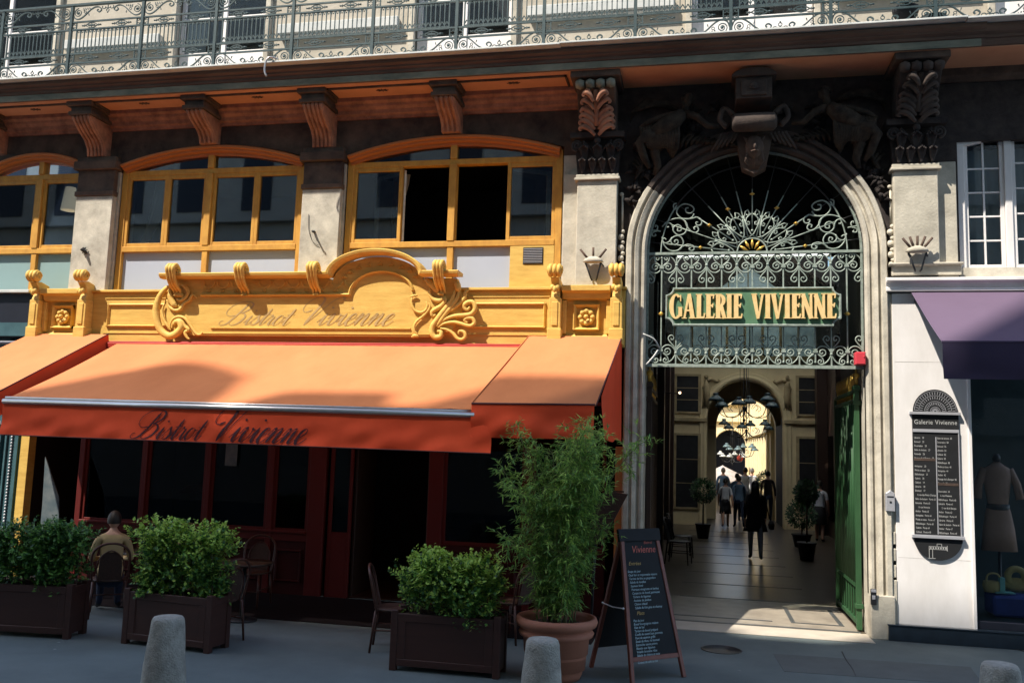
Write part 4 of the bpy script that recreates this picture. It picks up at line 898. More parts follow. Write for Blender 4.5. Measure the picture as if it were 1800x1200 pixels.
script_mb('Bistrot', la.x, 2.27, lb.x-la.x, -2.5, warp=wp, zs=.88, hair=.05, thick=.13).build('lettering', 'ink', A)
script_mb('Vivienne', lc.x, 2.27, ld.x-lc.x, -2.5, warp=wp, zs=.88, hair=.05, thick=.13).build('lettering', 'ink', A)
for x in (-8.2, -3.4):
    k = MB(); k.tube([(x, -.3, 3.5), (x+.5, -1.3, 3.0), (x, -2.46, 2.68)], .022, 8); k.build('folding_arm', 'aluminium', A)
AL = thing('side_awning', 'orange side awning over the left end of the bistro front', 'awning', (-10, -.2, 3.8))
cloth(-10.66, -9.22, -10.75, -9.22, -.22, 3.87, -2.42, 2.78, .012, 14, 12, 3).build('canopy', 'cloth_orange', AL)
k = MB(); k.add([(-9.22, -.22, 3.87), (-9.22, -2.42, 2.78), (-9.20, -2.40, 2.45), (-9.18, -.22, 3.60)], [(0, 1, 2, 3)]); k.build('side_panel', 'cloth_red', AL)
valance(-10.75, -9.24, 2.77, 2.77, .38, -2.43, .012, 4, 20).build('valance', 'cloth_red', AL)
k = MB(); k.tube([(-9.22, -.22, 3.875), (-9.22, -2.42, 2.785)], .010, 6); k.build('edge_cord', 'cloth_edge', AL)
AR = thing('side_awning', 'orange side awning with a red front flap beside the passage entrance', 'awning', (-1.7, -.2, 3.8))
cloth(-2.41, -1.08, -2.62, -1.16, -.22, 3.88, -2.50, 2.79, .012, 16, 12, 5).build('canopy', 'cloth_orange', AR)
valance(-2.62, -1.18, 2.785, 2.80, .39, -2.51, .022, 2.2, 30).build('valance', 'cloth_red', AR)
k = MB(); vs = []; nn = 10
for j in range(nn+1):
    t = j/nn; y = -.22-2.0*t; zt = 3.88-1.09*(y+.22)/(-2.28); zb_ = 2.42+.02*sin(t*9)
    if t > .8: zb_ = 2.42+(t-.8)*1.2
    for i in range(5): s = i/4; vs.append((-1.08-.05*t+.015*sin(t*12+s*2)*s, y, zt+(zb_-zt)*s))
k.add(vs, [(j*5+i, j*5+i+1, (j+1)*5+i+1, (j+1)*5+i) for j in range(nn) for i in range(4)], True); k.build('side_panel', 'cloth_red', AR)
k = MB(); k.tube([(-2.62, -2.51, 2.79), (-1.17, -2.51, 2.805)], .012, 6); k.tube([(-1.08, -.22, 3.885), (-1.16, -2.5, 2.795)], .008, 6); k.build('edge_cord', 'cloth_edge', AR)
k = MB(); k.add([(-2.41, -.22, 3.88), (-2.62, -2.50, 2.79), (-2.615, -2.48, 2.735), (-2.405, -.22, 3.80)], [(0, 1, 2, 3)]); k.tube([(-2.41, -.22, 3.882), (-2.62, -2.5, 2.792)], .007, 5); k.build('side_hem', 'cloth_orange', AR)

# ------------------------------------------------------------------ neighbour at the far left
NB = thing('neighbour_shopfront', 'dark teal shopfront with beaded pilasters left of the bistro', 'shopfront')
k = MB(); k.box(-16, -10.76, -.16, .1, 3.82, 4.55); k.build('fascia', 'navy_paint', NB, .01); k = MB(); k.box(-16, -10.76, -.19, -.16, 3.84, 4.06); k.build('fascia_band', 'teal_paint', NB)
k = MB(); k.box(-16, -10.75, -.24, .0, 4.55, 4.60); k.build('cornice', 'white_lip', NB, .006); k = MB(); k.tube([(-16, -.26, 3.72), (-10.8, -.26, 3.72)], .03, 8); k.build('awning_roller', 'grey_metal', NB)
k = MB(); k.box(-11.12, -10.82, -.02, .1, 0, 3.82); k.box(-11.10, -11.06, -.05, -.02, 0, 3.8); k.box(-10.88, -10.84, -.05, -.02, 0, 3.8); k.box(-11.5, -11.2, -.02, .1, 0, 3.82); k.box(-16, -11.5, .02, .1, 0, .6); k.build('pilaster', 'teal_paint', NB, .005)
k = MB()
for i in range(70): k.ball((-10.975, -.035, .3+i*.05), .020, .02, .020, 6, 4)
k.build('bead_strip', 'grey_metal', NB)
k = MB()
for i in range(10):
    z = .9+i*.3
    for s in (-1, 1): k.tube(p3(spiral(-11.32+s*.05, z, .075, .015, 0, 3*pi, 14), -.05), .009, 4)
k.build('scroll_grille', 'grey_metal', NB)
k = MB(); k.box(-16, -11.5, .1, .12, 0, 3.8); k.build('shop_glass', 'dark_glass', NB); k = MB(); k.box(-16, -10.8, 1, 1.1, 0, 3.8); k.build('room_shell', 'interior_dark', NB)
q0, q1, q2, q3 = at(76, 885, -.4), at(81, 802, -.4), at(104, 872, -.4), at(108, 900, -.4)
k = MB(); v = [(q0.x, -.4, .4), (q0.x, -.4, q0.z), (q1.x, -.4, q1.z), (q2.x, -.4, q2.z), (q3.x+.05, -.4, .4)]; k.prism([(p[0], p[2]) for p in v], -.42, -.40)
pb = thing('poster_screen', 'blue grey pointed screen with faded posters, standing behind the leftmost shrub', 'screen', (q0.x+.15, -.4, 0)); k.build('panel', 'poster', pb)
k = MB(); k.box(q0.x+.02, q0.x+.05, -.46, -.36, 0, .4); k.box(q3.x, q3.x+.03, -.46, -.36, 0, .4); k.build('leg', 'iron_black', pb)

# ------------------------------------------------------------------ iron grille in the arch
G = thing('entrance_grille', 'pale green wrought iron fanlight grille filling the arch of the passage', 'grille', (CX, .1, 3.5))
YG = .10; XL = CX-RI; ZT_, ZB_ = 5.12, 3.52
GM = lambda: MB()
k = MB(); k.box(XL, CX+RI, YG-.025, YG+.025, ZT_-.018, ZT_+.018); k.box(XL, CX+RI, YG-.03, YG+.03, ZB_-.03, ZB_+.015); k.sweep([(XL+.015, ZB_), (XL+.015, ZS)]+arc(CX, ZS, RI-.015, pi, 0, 40)[1:-1]+[(CX+RI-.015, ZS), (CX+RI-.015, ZB_)], [(-.014, YG-.02), (-.014, YG+.02), (.014, YG+.02), (.014, YG-.02)]); k.build('frame', 'iron_green', G)
def sc(pts, cx, zc, s, flip, k_=4): return [(cx+s*x*.00101, YG, zc+(z if flip else -z)*.00101) for x, z in [tuple(q) for q in cr(pts, k_)]]
C1 = [(0, 170), (20, 120), (55, 70), (100, 38), (140, 30), (168, 48), (168, 75), (148, 90), (130, 80), (130, 64), (142, 60)]
C2 = [(104, 38), (102, 75), (120, 115), (160, 150), (204, 190)]
C3 = [(170, 178), (150, 152), (112, 142), (78, 165), (74, 200), (100, 228), (135, 222), (150, 195), (135, 174), (115, 178), (112, 196)]
C4 = [(0, 170), (25, 225), (70, 268), (125, 278), (170, 255), (204, 212)]
C5 = [(0, 175), (20, 250), (70, 310), (104, 365), (92, 405), (55, 418), (28, 390), (36, 358), (62, 356), (66, 376)]
nmod = 7; PWD = 2*RI/nmod
for zz, fl in ((ZT_, False), (ZB_, True)):
    for i in range(nmod+1):
        x = XL+PWD*i; m = GM()
        for s in (-1, 1):
            if (i == 0 and s < 0) or (i == nmod and s > 0): continue
            for C in (C1, C2, C3, C4, C5): m.tube(sc(C, x, zz, s, fl), .0095, 5)
        dz = -.17 if not fl else .17
        if 0 < i < nmod: m.ball((x, YG, zz+dz), .022, .02, .02, 8, 6)
        m.build('scroll_cluster', 'iron_green', G)
for i in range(1, nmod):
    x = XL+PWD*i; m = GM(); m.box(x-.009, x+.009, YG-.009, YG+.009, ZB_, ZT_); m.build('bar', 'iron_green', G)
for i in range(nmod):
    x = XL+PWD*(i+.5); m = GM(); m.box(x-.009, x+.009, YG-.0085, YG+.0085, ZB_+.05, ZT_-.05)
    m.box(x-.03, x+.03, YG-.02, YG+.02, ZT_-.22, ZT_-.19); m.box(x-.03, x+.03, YG-.02, YG+.02, ZB_+.19, ZB_+.22); m.ball((x, YG, ZT_-.06), .018, .018, .018, 8, 6); m.ball((x, YG, ZB_+.06), .016, .016, .02, 8, 6)
    br = m.build('bar', 'iron_green', G)
    if i in (0, nmod-1): m = MB(); m.lathe([(0, -.035), (.045, 0), (0, .035)], (x, YG, 4.25), 6); m.build('collar', 'gold', br)
# sunburst
m = GM(); m.tube(p3(arc(CX, ZT_, .205, 0, pi, 20), YG), .012, 6); m.build('fan_ring', 'iron_green', G)
for a0_, a1_, mt_ in ((0, rad(34), 'iron_green'), (rad(34), rad(146), 'iron_black'), (rad(146), pi, 'iron_green')): m = GM(); m.tube(p3(arc(CX, ZT_, 1.27, a0_, a1_, 20), YG), .011, 6); m.build('outer_ring', mt_, G)  # top of the outer ring black: the arch's shade put into its colour
for i in range(5):
    a = pi*(i+1)/6; m = MB(); d = Vector((cos(a), 0, sin(a))); o_ = Vector((CX, YG, ZT_))
    m.tube([o_+d*.20, o_+d*.13, o_+d*.06], [.008, .022, .002], 6); m.build('arrow_tip', 'gold', G)
NR = 13
for i in range(NR):
    a = pi*(i+.5)/NR; d = Vector((cos(a), 0, sin(a))); n_ = Vector((-sin(a), 0, cos(a))); o_ = Vector((CX, YG, ZT_)); m = GM()
    r0 = .205 if i % 2 else .32
    rm_ = .92 if abs(a-pi/2) < 1.1 else 1.2; m.tube([o_+d*r0, o_+d*rm_], .0085, 5)
    if i % 2 == 0:
        m.ball(o_+d*r0, .018, .018, .018, 8, 6)
        for s in (-1, 1): m.tube([o_+d*(.40+.11*q[0])+n_*s*(.012+.9*q[1]) for q in [(1.5, .0), (1.3, .03), (.9, .075), (.35, .085), (0, .055), (.1, .025), (.4, .03), (.45, .05), (.3, .055)]], .0095, 5)
    else:
        for s in (-1, 1):
            m.tube([o_+d*r+n_*s*w for r, w in ((.21, .09), (.27, .045), (.38, .02), (.55, .008))], .0095, 5)
            m.tube([o_+d*r+n_*s*w for r, w in ((.50, .01), (.60, .05), (.62, .09), (.56, .10), (.53, .07), (.56, .055))], .0095, 5)
    r_ = m.build('ray', 'iron_green', G); m = MB(); m.tube([o_+d*rm_, o_+d*1.44], .007, 5); m.build('ray_end', 'iron_black', r_)  # black outer ends paint in the shade over the ray tops
    if i % 2 == 0: m = MB(); m.lathe([(0, -.03), (.018, -.012), (.04, 0), (.018, .012), (0, .03)], o_+d*(.72 if i not in (6,) else .85), 8); m.build('ray_collar', 'gold', r_)
for s in (-1, 1):                          # big scrolls in the lower corners, traced from the left one
    m = GM(); fx = lambda q: (q.x if s < 0 else 2*CX-q.x, YG, q.z)
    for pts in ([(180, 290), (250, 220), (340, 185), (430, 185), (500, 240), (510, 310), (470, 380), (390, 400), (330, 350), (330, 300), (380, 265), (430, 290), (430, 340), (385, 345), (385, 310)],
                [(330, 340), (310, 270), (270, 240), (235, 260), (245, 295), (270, 290)], [(430, 185), (560, 185), (640, 165), (700, 210), (690, 265), (640, 270), (625, 235), (655, 230)],
                [(480, 210), (510, 290), (570, 355), (630, 365), (660, 330), (640, 290), (600, 300), (610, 330)],
                [(175, 420), (200, 520), (260, 590), (340, 610), (420, 580), (460, 500), (430, 430), (370, 410), (310, 440), (295, 490), (340, 530), (390, 505), (380, 465), (345, 475), (350, 500)],
                [(310, 430), (270, 490), (215, 505), (185, 470), (205, 440), (235, 460)], [(400, 590), (450, 550), (520, 525), (590, 545), (600, 590), (560, 605), (535, 580), (560, 570)],
                [(160, 350), (110, 340), (60, 335), (20, 330)], [(110, 345), (50, 370), (55, 410), (95, 405), (85, 385)], [(110, 335), (120, 290), (95, 270), (90, 295)],
                [(600, 120), (570, 170), (500, 190), (420, 170), (370, 100), (400, 30), (470, -10), (560, 10), (600, 60), (560, 110), (500, 100), (490, 50), (530, 40)],
                [(400, 30), (340, 60), (330, 0), (370, -20)]):
        m.tube([fx(q) for q in TR(pts, 1140, 360, 7.5, YG, 4)], .0105, 5)
    m.build('corner_scroll', 'iron_green', G)
k = MB(); k.box(XL, CX+RI, YG+.07, YG+.076, ZB_+.02, ZT_-.02); k.prism([(XL, ZT_+.02)]+arc(CX, ZT_, RI, pi, 0, 30)[1:-1]+[(CX+RI, ZT_+.02)], YG+.07, YG+.076); k.build('fanlight_glass', 'old_glass', G)
k = MB(); k.tube(cr([(XL-.03, -.14, 3.93), (XL+.12, -.12, 3.86), (XL+.2, -.05, 3.74)], 4), .012, 5); k.tube(cr([(XL+.18, -.05, 3.72), (XL+.12, -.08, 3.62), (XL+.02, -.1, 3.5)], 4), .012, 5)
tag(k.build('broken_flex', 'white_lip'), 'loose broken white flex at the lower left corner of the iron grille', 'cable')
# GALERIE VIVIENNE board
SG = thing('gallery_sign', 'green sign board with hollow corners and raised gilt capitals reading GALERIE VIVIENNE', 'sign', (.685, .0, 4.33))
sx0, sx1, sz0, sz1 = -.49, 1.86, 4.06, 4.60; cr_ = .10
def signpoly(d=0):
    P = []
    for cx, cz, a0 in ((sx0, sz0, pi/2), (sx1, sz0, pi), (sx1, sz1, 1.5*pi), (sx0, sz1, 2*pi)):
        for i in range(7):
            a = a0-(pi/2)*i/6; P.append((cx+(cr_+d)*cos(a), cz+(cr_+d)*sin(a)))
    mx, mz = (sx0+sx1)/2, (sz0+sz1)/2
    W2, H2 = (sx1-sx0)/2, (sz1-sz0)/2
    return [(min(max(x, sx0+d), sx1-d), min(max(z, sz0+d), sz1-d)) for x, z in P]
k = MB(); k.prism(signpoly(), -.02, .055); k.build('backboard', 'iron_green', SG)
k = MB(); k.prism(signpoly(.035), -.026, -.02); k.build('face', 'sign_green', SG)
sp_ = signpoly(.0); k = MB(); k.sweep(sp_+[sp_[0]], [(-.0, -.02), (-.0, -.048), (.018, -.05), (.03, -.03), (.032, -.02)] if True else []); k.build('border', 'iron_green', SG, fixn=True)
H_ = .345; zb = 4.16; lay = [0]
def seg(m, p, q, w, y0, w2=None):
    p, q = Vector(p), Vector(q); d = (q-p).normalized(); n_ = Vector((-d.y, d.x)); a, c = w/2, (w2 or w)/2
    lay[0] += 1; e = lay[0]*.0003
    m.prism([tuple(p+n_*a), tuple(q+n_*c), tuple(q-n_*c), tuple(p-n_*a)], y0-.03-e, y0)
def cap(ch, x, w, m, y=-.027):
    T, t = .060, .024; z0, z1 = zb, zb+H_; H = H_; sr = .014
    def V(xx, tt=T):
        seg(m, (xx, z0), (xx, z1), tt, y); seg(m, (xx-tt/2-sr, z0+.006), (xx+tt/2+sr, z0+.006), .012, y); seg(m, (xx-tt/2-sr, z1-.006), (xx+tt/2+sr, z1-.006), .012, y)
    if ch == 'I': V(x+w/2)
    elif ch == 'E':
        V(x+T/2+.01); X = x+T
        for zz, l, s in ((z0+.015, w, 1), (z0+H*.53, w*.85, 0), (z1-.015, w*.95, -1)):
            seg(m, (X, zz), (x+l, zz), .028, y); seg(m, (x+l-.006, zz-.03+.022*s), (x+l+.004, zz+.03+.022*s), .016, y)
    elif ch == 'L': V(x+T/2+.01); seg(m, (x+T, z0+.015), (x+w, z0+.015), .028, y); seg(m, (x+w-.008, z0), (x+w+.004, z0+.075), .016, y, .022)
    elif ch == 'N': V(x+.022, t+.006); V(x+w-.022, t+.006); seg(m, (x+.02, z1-.02), (x+w-.02, z0), T*.95, y)
    elif ch == 'V': seg(m, (x+.02, z1), (x+w/2, z0-.004), T, y, .035); seg(m, (x+w-.015, z1), (x+w/2+.005, z0), t+.006, y, t); seg(m, (x-.015, z1-.006), (x+.065, z1-.006), .012, y); seg(m, (x+w-.05, z1-.006), (x+w+.02, z1-.006), .012, y)
    elif ch == 'A': seg(m, (x+w/2-.005, z1), (x+.015, z0), t+.004, y); seg(m, (x+w/2, z1+.004), (x+w-.03, z0), T*.8, y, T); seg(m, (x+w*.25, z0+H*.33), (x+w*.75, z0+H*.33), .024, y); seg(m, (x-.02, z0+.006), (x+.05, z0+.006), .012, y); seg(m, (x+w-.08, z0+.006), (x+w+.015, z0+.006), .012, y)
    elif ch in 'RG':
        lay[0] += 1; e = lay[0]*.0003
        if ch == 'R':
            V(x+T/2+.01); c = (x+T+.0, z1-H*.26); o_ = arc(c[0], c[1], w*.58, -pi/2, pi/2, 12, H*.26); i_ = arc(c[0], c[1], w*.58-T*.85, pi/2, -pi/2, 12, H*.26-.026)
            m.prism(o_+i_, y-.03-e, y); seg(m, (x+T+.02, z0+H*.5), (x+w-.01, z0), T*.85, y); seg(m, (x+w-.05, z0+.006), (x+w+.02, z0+.006), .012, y)
        else:
            c = (x+w*.52, z0+H/2); o_ = arc(c[0], c[1], w*.54, rad(48), rad(312), 22, H/2+.006); i_ = arc(c[0], c[1], w*.54-T, rad(305), rad(55), 22, H/2-.020)
            m.prism(o_+i_, y-.03-e, y); seg(m, (x+w*.86, z0+.03), (x+w*.86, z0+H*.46), T*.85, y); seg(m, (x+w*.66, z0+H*.455), (x+w*1.02, z0+H*.455), .012, y); seg(m, (x+w*.88, z1-.10), (x+w*.88, z1-.01), .016, y)
x = -.435; Wd = {'G': .235, 'A': .215, 'L': .155, 'E': .155, 'R': .185, 'I': .10, 'V': .205, 'N': .20}
tot = sum(Wd[c]+.022 for c in 'GALERIEVIVIENNE')+.17; ks = 2.235/tot
for ch in 'GALERIE VIVIENNE':
    if ch == ' ': x += .17*ks; continue
    m = MB(); cap(ch, x, Wd[ch]*ks, m); m.build('letter', 'gold_letters', SG); x += (Wd[ch]+.022)*ks
# red box, gates
q = at(1512, 630, -.06)
k = MB(); k.box(q.x-.065, q.x+.065, -.10, .05, q.z-.085, q.z+.085); rb = thing('red_metal_box', 'small red metal box at the lower right corner of the iron grille', 'box', (q.x, 0, q.z)); k.build('casing', 'red_box', rb, .006)
k = MB(); k.box(q.x-.055, q.x+.055, -.104, -.1002, q.z-.075, q.z+.075); k.ball((q.x+.04, -.106, q.z+.02), .008); k.build('door', 'red_box', rb, .002)
def gate(x, y0, y1, lab, mt, tip='gold', L=1):
    g = thing('gate_leaf', lab, 'gate', (x, y0, 0)); n = 9
    k = MB(); k.box(x-.012, x+.012, y0, y1, .62, 3.05); 
    for i in range(12): yy = y0+(y1-y0)*(i+.5)/12; k.tube([(x-L*.022, yy, .62), (x-L*.022, yy, 3.05)], .020, 6)
    k.build('panel', mt, g)
    k = MB(); 
    for z in (.08, .56, 3.05, 3.18): k.box(x-.03, x+.03, y0, y1, z, z+.055)
    for i in range(n+1): yy = y0+(y1-y0)*i/n; k.box(x-.012, x+.012, yy-.012, yy+.012, .1, .6)
    k.box(x-.035, x+.035, y0-.03, y0+.04, .02, 3.3); k.box(x-.035, x+.035, y1-.04, y1+.03, .02, 3.2); 
    for z in (.3, 3.02, 3.22): k.box(x-.05, x+.05, y0-.05, y0+.055, z, z+.06)
    k.build('frame', mt, g, .004)
    for i in range(1, 13):
        yy = y0+(y1-y0)*i/13; k = MB(); k.tube([(x, yy, 3.10), (x, yy, 3.28), (x, yy, 3.33), (x, yy, 3.40), (x, yy, 3.47)], [.010, .012, .024, .020, .002], 6); k.build('spear_tip', tip, g)
    k = MB(); k.ball((x, y0, 3.42), .05, .05, .05); k.tube([(x, y0, 3.3), (x, y0, 3.36), (x, y0, 3.46), (x, y0, 3.56)], [.02, .03, .015, .012], 8); k.build('finial', tip, g)
    return g
gate(2.10, .36, 2.2, 'green gate leaf folded back along the right side of the passage', 'gate_green', L=1)
gate(-.72, .36, 2.2, 'dark gate leaf folded back along the left side of the passage', 'dark_wood', L=-1)

# ------------------------------------------------------------------ right-hand shop
R = thing('white_shopfront', 'white painted shopfront with a dark display window at the right edge', 'shopfront')
k = MB(); k.box(2.50, 3.43, -.06, .3, .20, 4.50); k.box(3.395, 3.435, -.085, -.06, .20, 4.5); k.build('wall_panel', 'white_paint', R, .004)
for z in (1.04, 3.58): k = MB(); k.box(2.52, 3.39, -.0615, -.0600, z, z+.005); k.build('joint', 'wall_joint', R)
k = MB(); k.box(2.40, 2.50, -.045, .3, 1.25, 4.50); k.box(2.40, 2.50, -.075, .3, .2, .75)
for i in range(3): k.box(2.40, 2.495, -.07, .3, .78+i*.21, .94+i*.21)
k.build('quoin_strip', 'stone', R, .008)
k = MB(); k.prism_x([(.1, 4.52), (-.14, 4.52), (-.14, 4.56), (-.10, 4.58), (-.12, 4.63), (-.20, 4.65), (-.20, 4.69), (-.05, 4.72), (.1, 4.74)], 2.42, 6.5); k.build('cornice', 'white_paint', R, .003)
k = MB(); k.box(2.78, 6.5, -.13, -.06, 4.37, 4.515); k.build('awning_case', 'navy_paint', R, .004)
k = MB(); k.box(2.37, 6.5, -.14, .3, 0, .185); k.box(2.36, 6.5, -.15, .3, .185, .205); k.build('plinth', 'plinth', R, .006)
k = MB(); k.box(3.435, 6.5, .02, .028, .30, 4.4); k.build('window_glass', 'clear_glass', R); k = MB(); k.box(3.435, 6.5, -.04, .06, .205, .30); k.box(3.435, 6.5, .02, .5, 4.35, 4.5); k.build('window_sill', 'navy_paint', R, .004)
k = MB(); k.box(3.3, 6.5, 2.2, 2.3, .2, 4.5); k.box(3.40, 3.435, .3, 2.2, .2, 4.5); k.box(3.4, 6.5, .06, 2.2, .2, .30); k.build('room_shell', 'interior_teal', R)
PA = thing('purple_awning', 'faded purple awning with a dark valance over the right-hand shop', 'awning', (3.5, -.1, 4.4))
cloth(2.73, 5.9, 2.73, 5.9, -.13, 4.50, -1.58, 3.66, .012, 30, 10).build('canopy', 'purple_cloth', PA)
valance(2.73, 5.9, 3.65, 3.66, .42, -1.60, .008, 3, 40).build('valance', 'purple_dark', PA)
k = MB(); k.tube([(2.73, -1.58, 3.66), (5.9, -1.58, 3.67)], .018, 8); k.build('front_bar', 'purple_dark', PA)
# directory board on the white wall
D = thing('directory_board', 'tall black directory board with round ends headed Galerie Vivienne on the white wall', 'sign', (3.0, -.08, 2.1)); xc = 3.0; hw = .28
yb_ = -.085
k = MB(); k.box(xc-hw, xc+hw, yb_, -.06, 1.33, 2.90); k.prism(arc(xc, 2.92, hw-.01, 0, pi, 20, .30), yb_-.002, -.06); k.prism(arc(xc, 1.31, hw+.01, pi, 2*pi, 20, .28), yb_-.002, -.06); k.build('board', 'black_board', D)
k = MB(); k.box(xc-hw-.035, xc+hw+.02, yb_-.03, -.06, 2.89, 2.925); k.box(xc-hw, xc+hw, yb_-.012, yb_, 2.66, 2.70); k.box(xc-hw-.035, xc+hw+.03, yb_-.03, -.06, 1.305, 1.345); k.box(xc+hw-.012, xc+hw, yb_-.010, yb_, 1.345, 2.66); k.box(xc-.006, xc+.006, yb_-.004, yb_, 1.36, 2.60); k.build('rail', 'grey_metal', D, .003)
text('heading', 'Galerie Vivienne', .082, 'board_text', D, Matrix.Translation((xc, yb_-.002, 2.765)) @ FRONT, .001, 0, 'CENTER', .86, 1.1)
rows = ['Librairie', 'Passage de la Banque', 'Galerie', 'Salon de lecture', 'Mode et tissus', 'Entresol', 'Atelier', 'Cabinet', 'Rotonde', 'Bibliotheque', 'Decoration', 'Antiquites']
k = MB(); k.box(xc-hw+.01, xc-.01, yb_-.003, yb_-.0005, 2.29, 2.325); k.box(xc+.01, xc+hw-.02, yb_-.003, yb_-.0005, 1.98, 2.015); k.build('insert', 'stone_grime', D)
L1, L2 = [], []
for i in range(24):
    if i < 14: L1.append(rows[(i*5) % 12]+('  '*2)+str(30-i)); L2.append(rows[(i*7+3) % 12]+'  '+str(60-2*i))
    elif i == 14: L1.append('    4, rue des Petits Champs'); L2.append('    6, rue Vivienne')
    elif i == 17: L1.append('      6, rue Vivienne'); L2.append('      5, rue de la Banque')
    else: L1.append(rows[(i*5) % 12]+'   Porte n'+str(i-13)); L2.append(rows[(i*3) % 12]+'   Porte n'+str(i-15))
for i in range(24):
    z = 2.595-i*.0525
    if i not in (6,): text('listing', L1[i], .036, 'board_text', D, Matrix.Translation((xc-hw+.015, yb_-.001, z-.02)) @ FRONT, .0006, 0, 'LEFT', .62)
    if i not in (12,): text('listing', L2[i], .036, 'board_text', D, Matrix.Translation((xc+.012, yb_-.001, z-.02)) @ FRONT, .0006, 0, 'LEFT', .62)
k = MB(); 
for r_, n_ in ((.06, 9), (.13, 15), (.20, 19), (.255, 23)):
    k.tube(p3(arc(xc, 2.93, r_, .05, pi-.05, 18, r_*1.05), yb_-.003), .003, 4)
    for i in range(n_): a = pi*(i+.5)/n_; k.tube([(xc+(r_-.045)*cos(a), yb_-.003, 2.93+(r_-.045)*sin(a)*1.05), (xc+(r_-.01)*cos(a), yb_-.003, 2.93+(r_-.01)*sin(a)*1.05)], .004, 4)
k.build('fan_ornament', 'grey_metal', D)
k = MB(); 
for a, c, e, f_ in ((-.11, .10, 1.20, 1.205), (-.11, .10, 1.165, 1.17), (-.115, -.11, 1.06, 1.205), (-.075, -.07, 1.06, 1.165), (-.13, -.04, 1.05, 1.055), (-.02, .04, 1.235, 1.24), (-.02, -.015, 1.2, 1.24), (.035, .04, 1.2, 1.24), (.10, .105, 1.15, 1.22)): k.box(xc+a, xc+c, yb_-.006, yb_-.0025, e, f_)
for i in range(7): k.box(xc-.10+i*.03, xc-.085+i*.03, yb_-.006, yb_-.0025, 1.175, 1.195)
k.build('floor_plan', 'board_text', D)
# letter box and door entry panel
q = at(1564, 880, -.08); lb_ = thing('letter_box', 'small grey metal letter box on the edge of the white wall', 'letter box', (q.x, -.08, q.z))
k = MB(); k.prism([(q.x-.055, q.z-.13), (q.x+.055, q.z-.13), (q.x+.055, q.z+.10), (q.x, q.z+.14), (q.x-.055, q.z+.10)], -.13, -.045); k.build('case', 'grey_metal', lb_, .005); k = MB(); k.box(q.x-.04, q.x+.04, -.134, -.13, q.z+.05, q.z+.065); k.box(q.x-.012, q.x+.012, -.136, -.13, q.z-.02, q.z+.0); k.build('slot', 'iron_black', lb_)
q = at(1535, 1048, -.12); en = thing('door_entry_panel', 'small black and silver entry panel low on the right jamb', 'intercom', (q.x, -.12, q.z))
k = MB(); k.box(q.x-.035, q.x+.035, -.155, -.12, q.z-.10, q.z+.10); k.build('case', 'iron_black', en, .006); k = MB(); k.box(q.x-.03, q.x+.03, -.162, -.155, q.z+.06, q.z+.095); k.box(q.x-.02, q.x+.02, -.159, -.155, q.z-.03, q.z+.02); k.build('cover', 'grey_metal', en, .003)
# crown-shaped iron lamp brackets on the two big pilasters, and iron hooks on the small ones
def crown(px_, py_, lab, n=5):
    q = at(px_, py_, -.22); g = thing('crown_bracket', lab, 'lamp bracket', (q.x, -.22, q.z)); y = -.24
    k = MB()
    for i in range(n):
        a = rad(58*(i-(n-1)/2)/((n-1)/2))*.55; k.tube([(q.x+.10*sin(a)*1.3, y, q.z+.03), (q.x+.27*sin(a)*1.3, y-.02, q.z+.03+.17*cos(a))], .017, 8)
    k.build('spike', 'stone_grime', g)
    k = MB(); k.lathe([(.0, -.02), (.10, -.02), (.15, -.01), (.12, .04), (.05, .07), (0, .08)], (q.x, y, q.z), 18, 'Z', 1, .45); k.build('crown_cap', 'stone_warm', g)
    k = MB(); k.tube([(q.x-.11, y, q.z-.02), (q.x-.03, y+.03, q.z-.24), (q.x-.02, -.18, q.z-.26)], .013, 6); k.tube([(q.x+.11, y, q.z-.02), (q.x+.05, y+.03, q.z-.24), (q.x+.04, -.18, q.z-.26)], .013, 6); k.tube([(q.x+.11, y, q.z-.02), (q.x+.14, -.16, q.z-.05)], .010, 6); k.build('stay', 'iron_black', g)
crown(1043, 460, 'small crown-shaped lamp bracket on the left arch pilaster, above the yellow fascia', 3); crown(1612, 442, 'crown-shaped lamp bracket with five iron prongs on the right arch pilaster', 5)
q = at(149, 440, -.12); k = MB(); k.tube([(q.x-.03, -.11, q.z+.03), (q.x, -.2, q.z), (q.x+.02, -.11, q.z-.04)], [.03, .025, .03], 6)
for i in range(6): a = i*1.05; k.tube([(q.x, -.14, q.z), (q.x+.06*cos(a), -.13, q.z+.06*sin(a))], [.016, .006], 5)
tag(k.build('iron_fixing', 'iron_black'), 'rusty black iron fixing on the leftmost mezzanine pilaster', 'hook')
q = at(553, 408, -.16); k = MB(); k.tube([(q.x-.03, -.14, q.z+.01), (q.x+.0, -.24, q.z), (q.x+.03, -.25, q.z-.02)], .014, 6); k.tube([(q.x-.03, -.10, q.z+.02), (q.x-.03, -.16, q.z+.01)], .02, 6)
k.tube(cr([(q.x-.14, -.11, q.z+.30), (q.x-.12, -.115, q.z+.05), (q.x-.04, -.115, q.z-.14), (q.x+.06, -.115, q.z-.20)], 4), .0045, 4)
tag(k.build('iron_hook', 'iron_black'), 'black iron hook with a thin wire on the pilaster between the two wide windows', 'hook')
k = MB(); k.box(2.50, 3.36, -.12, -.04, 4.74, 4.87); k.box(2.46, 3.38, -.17, -.02, 4.87, 4.90); part('pedestal', k, 'stone_warm', bev=.008)
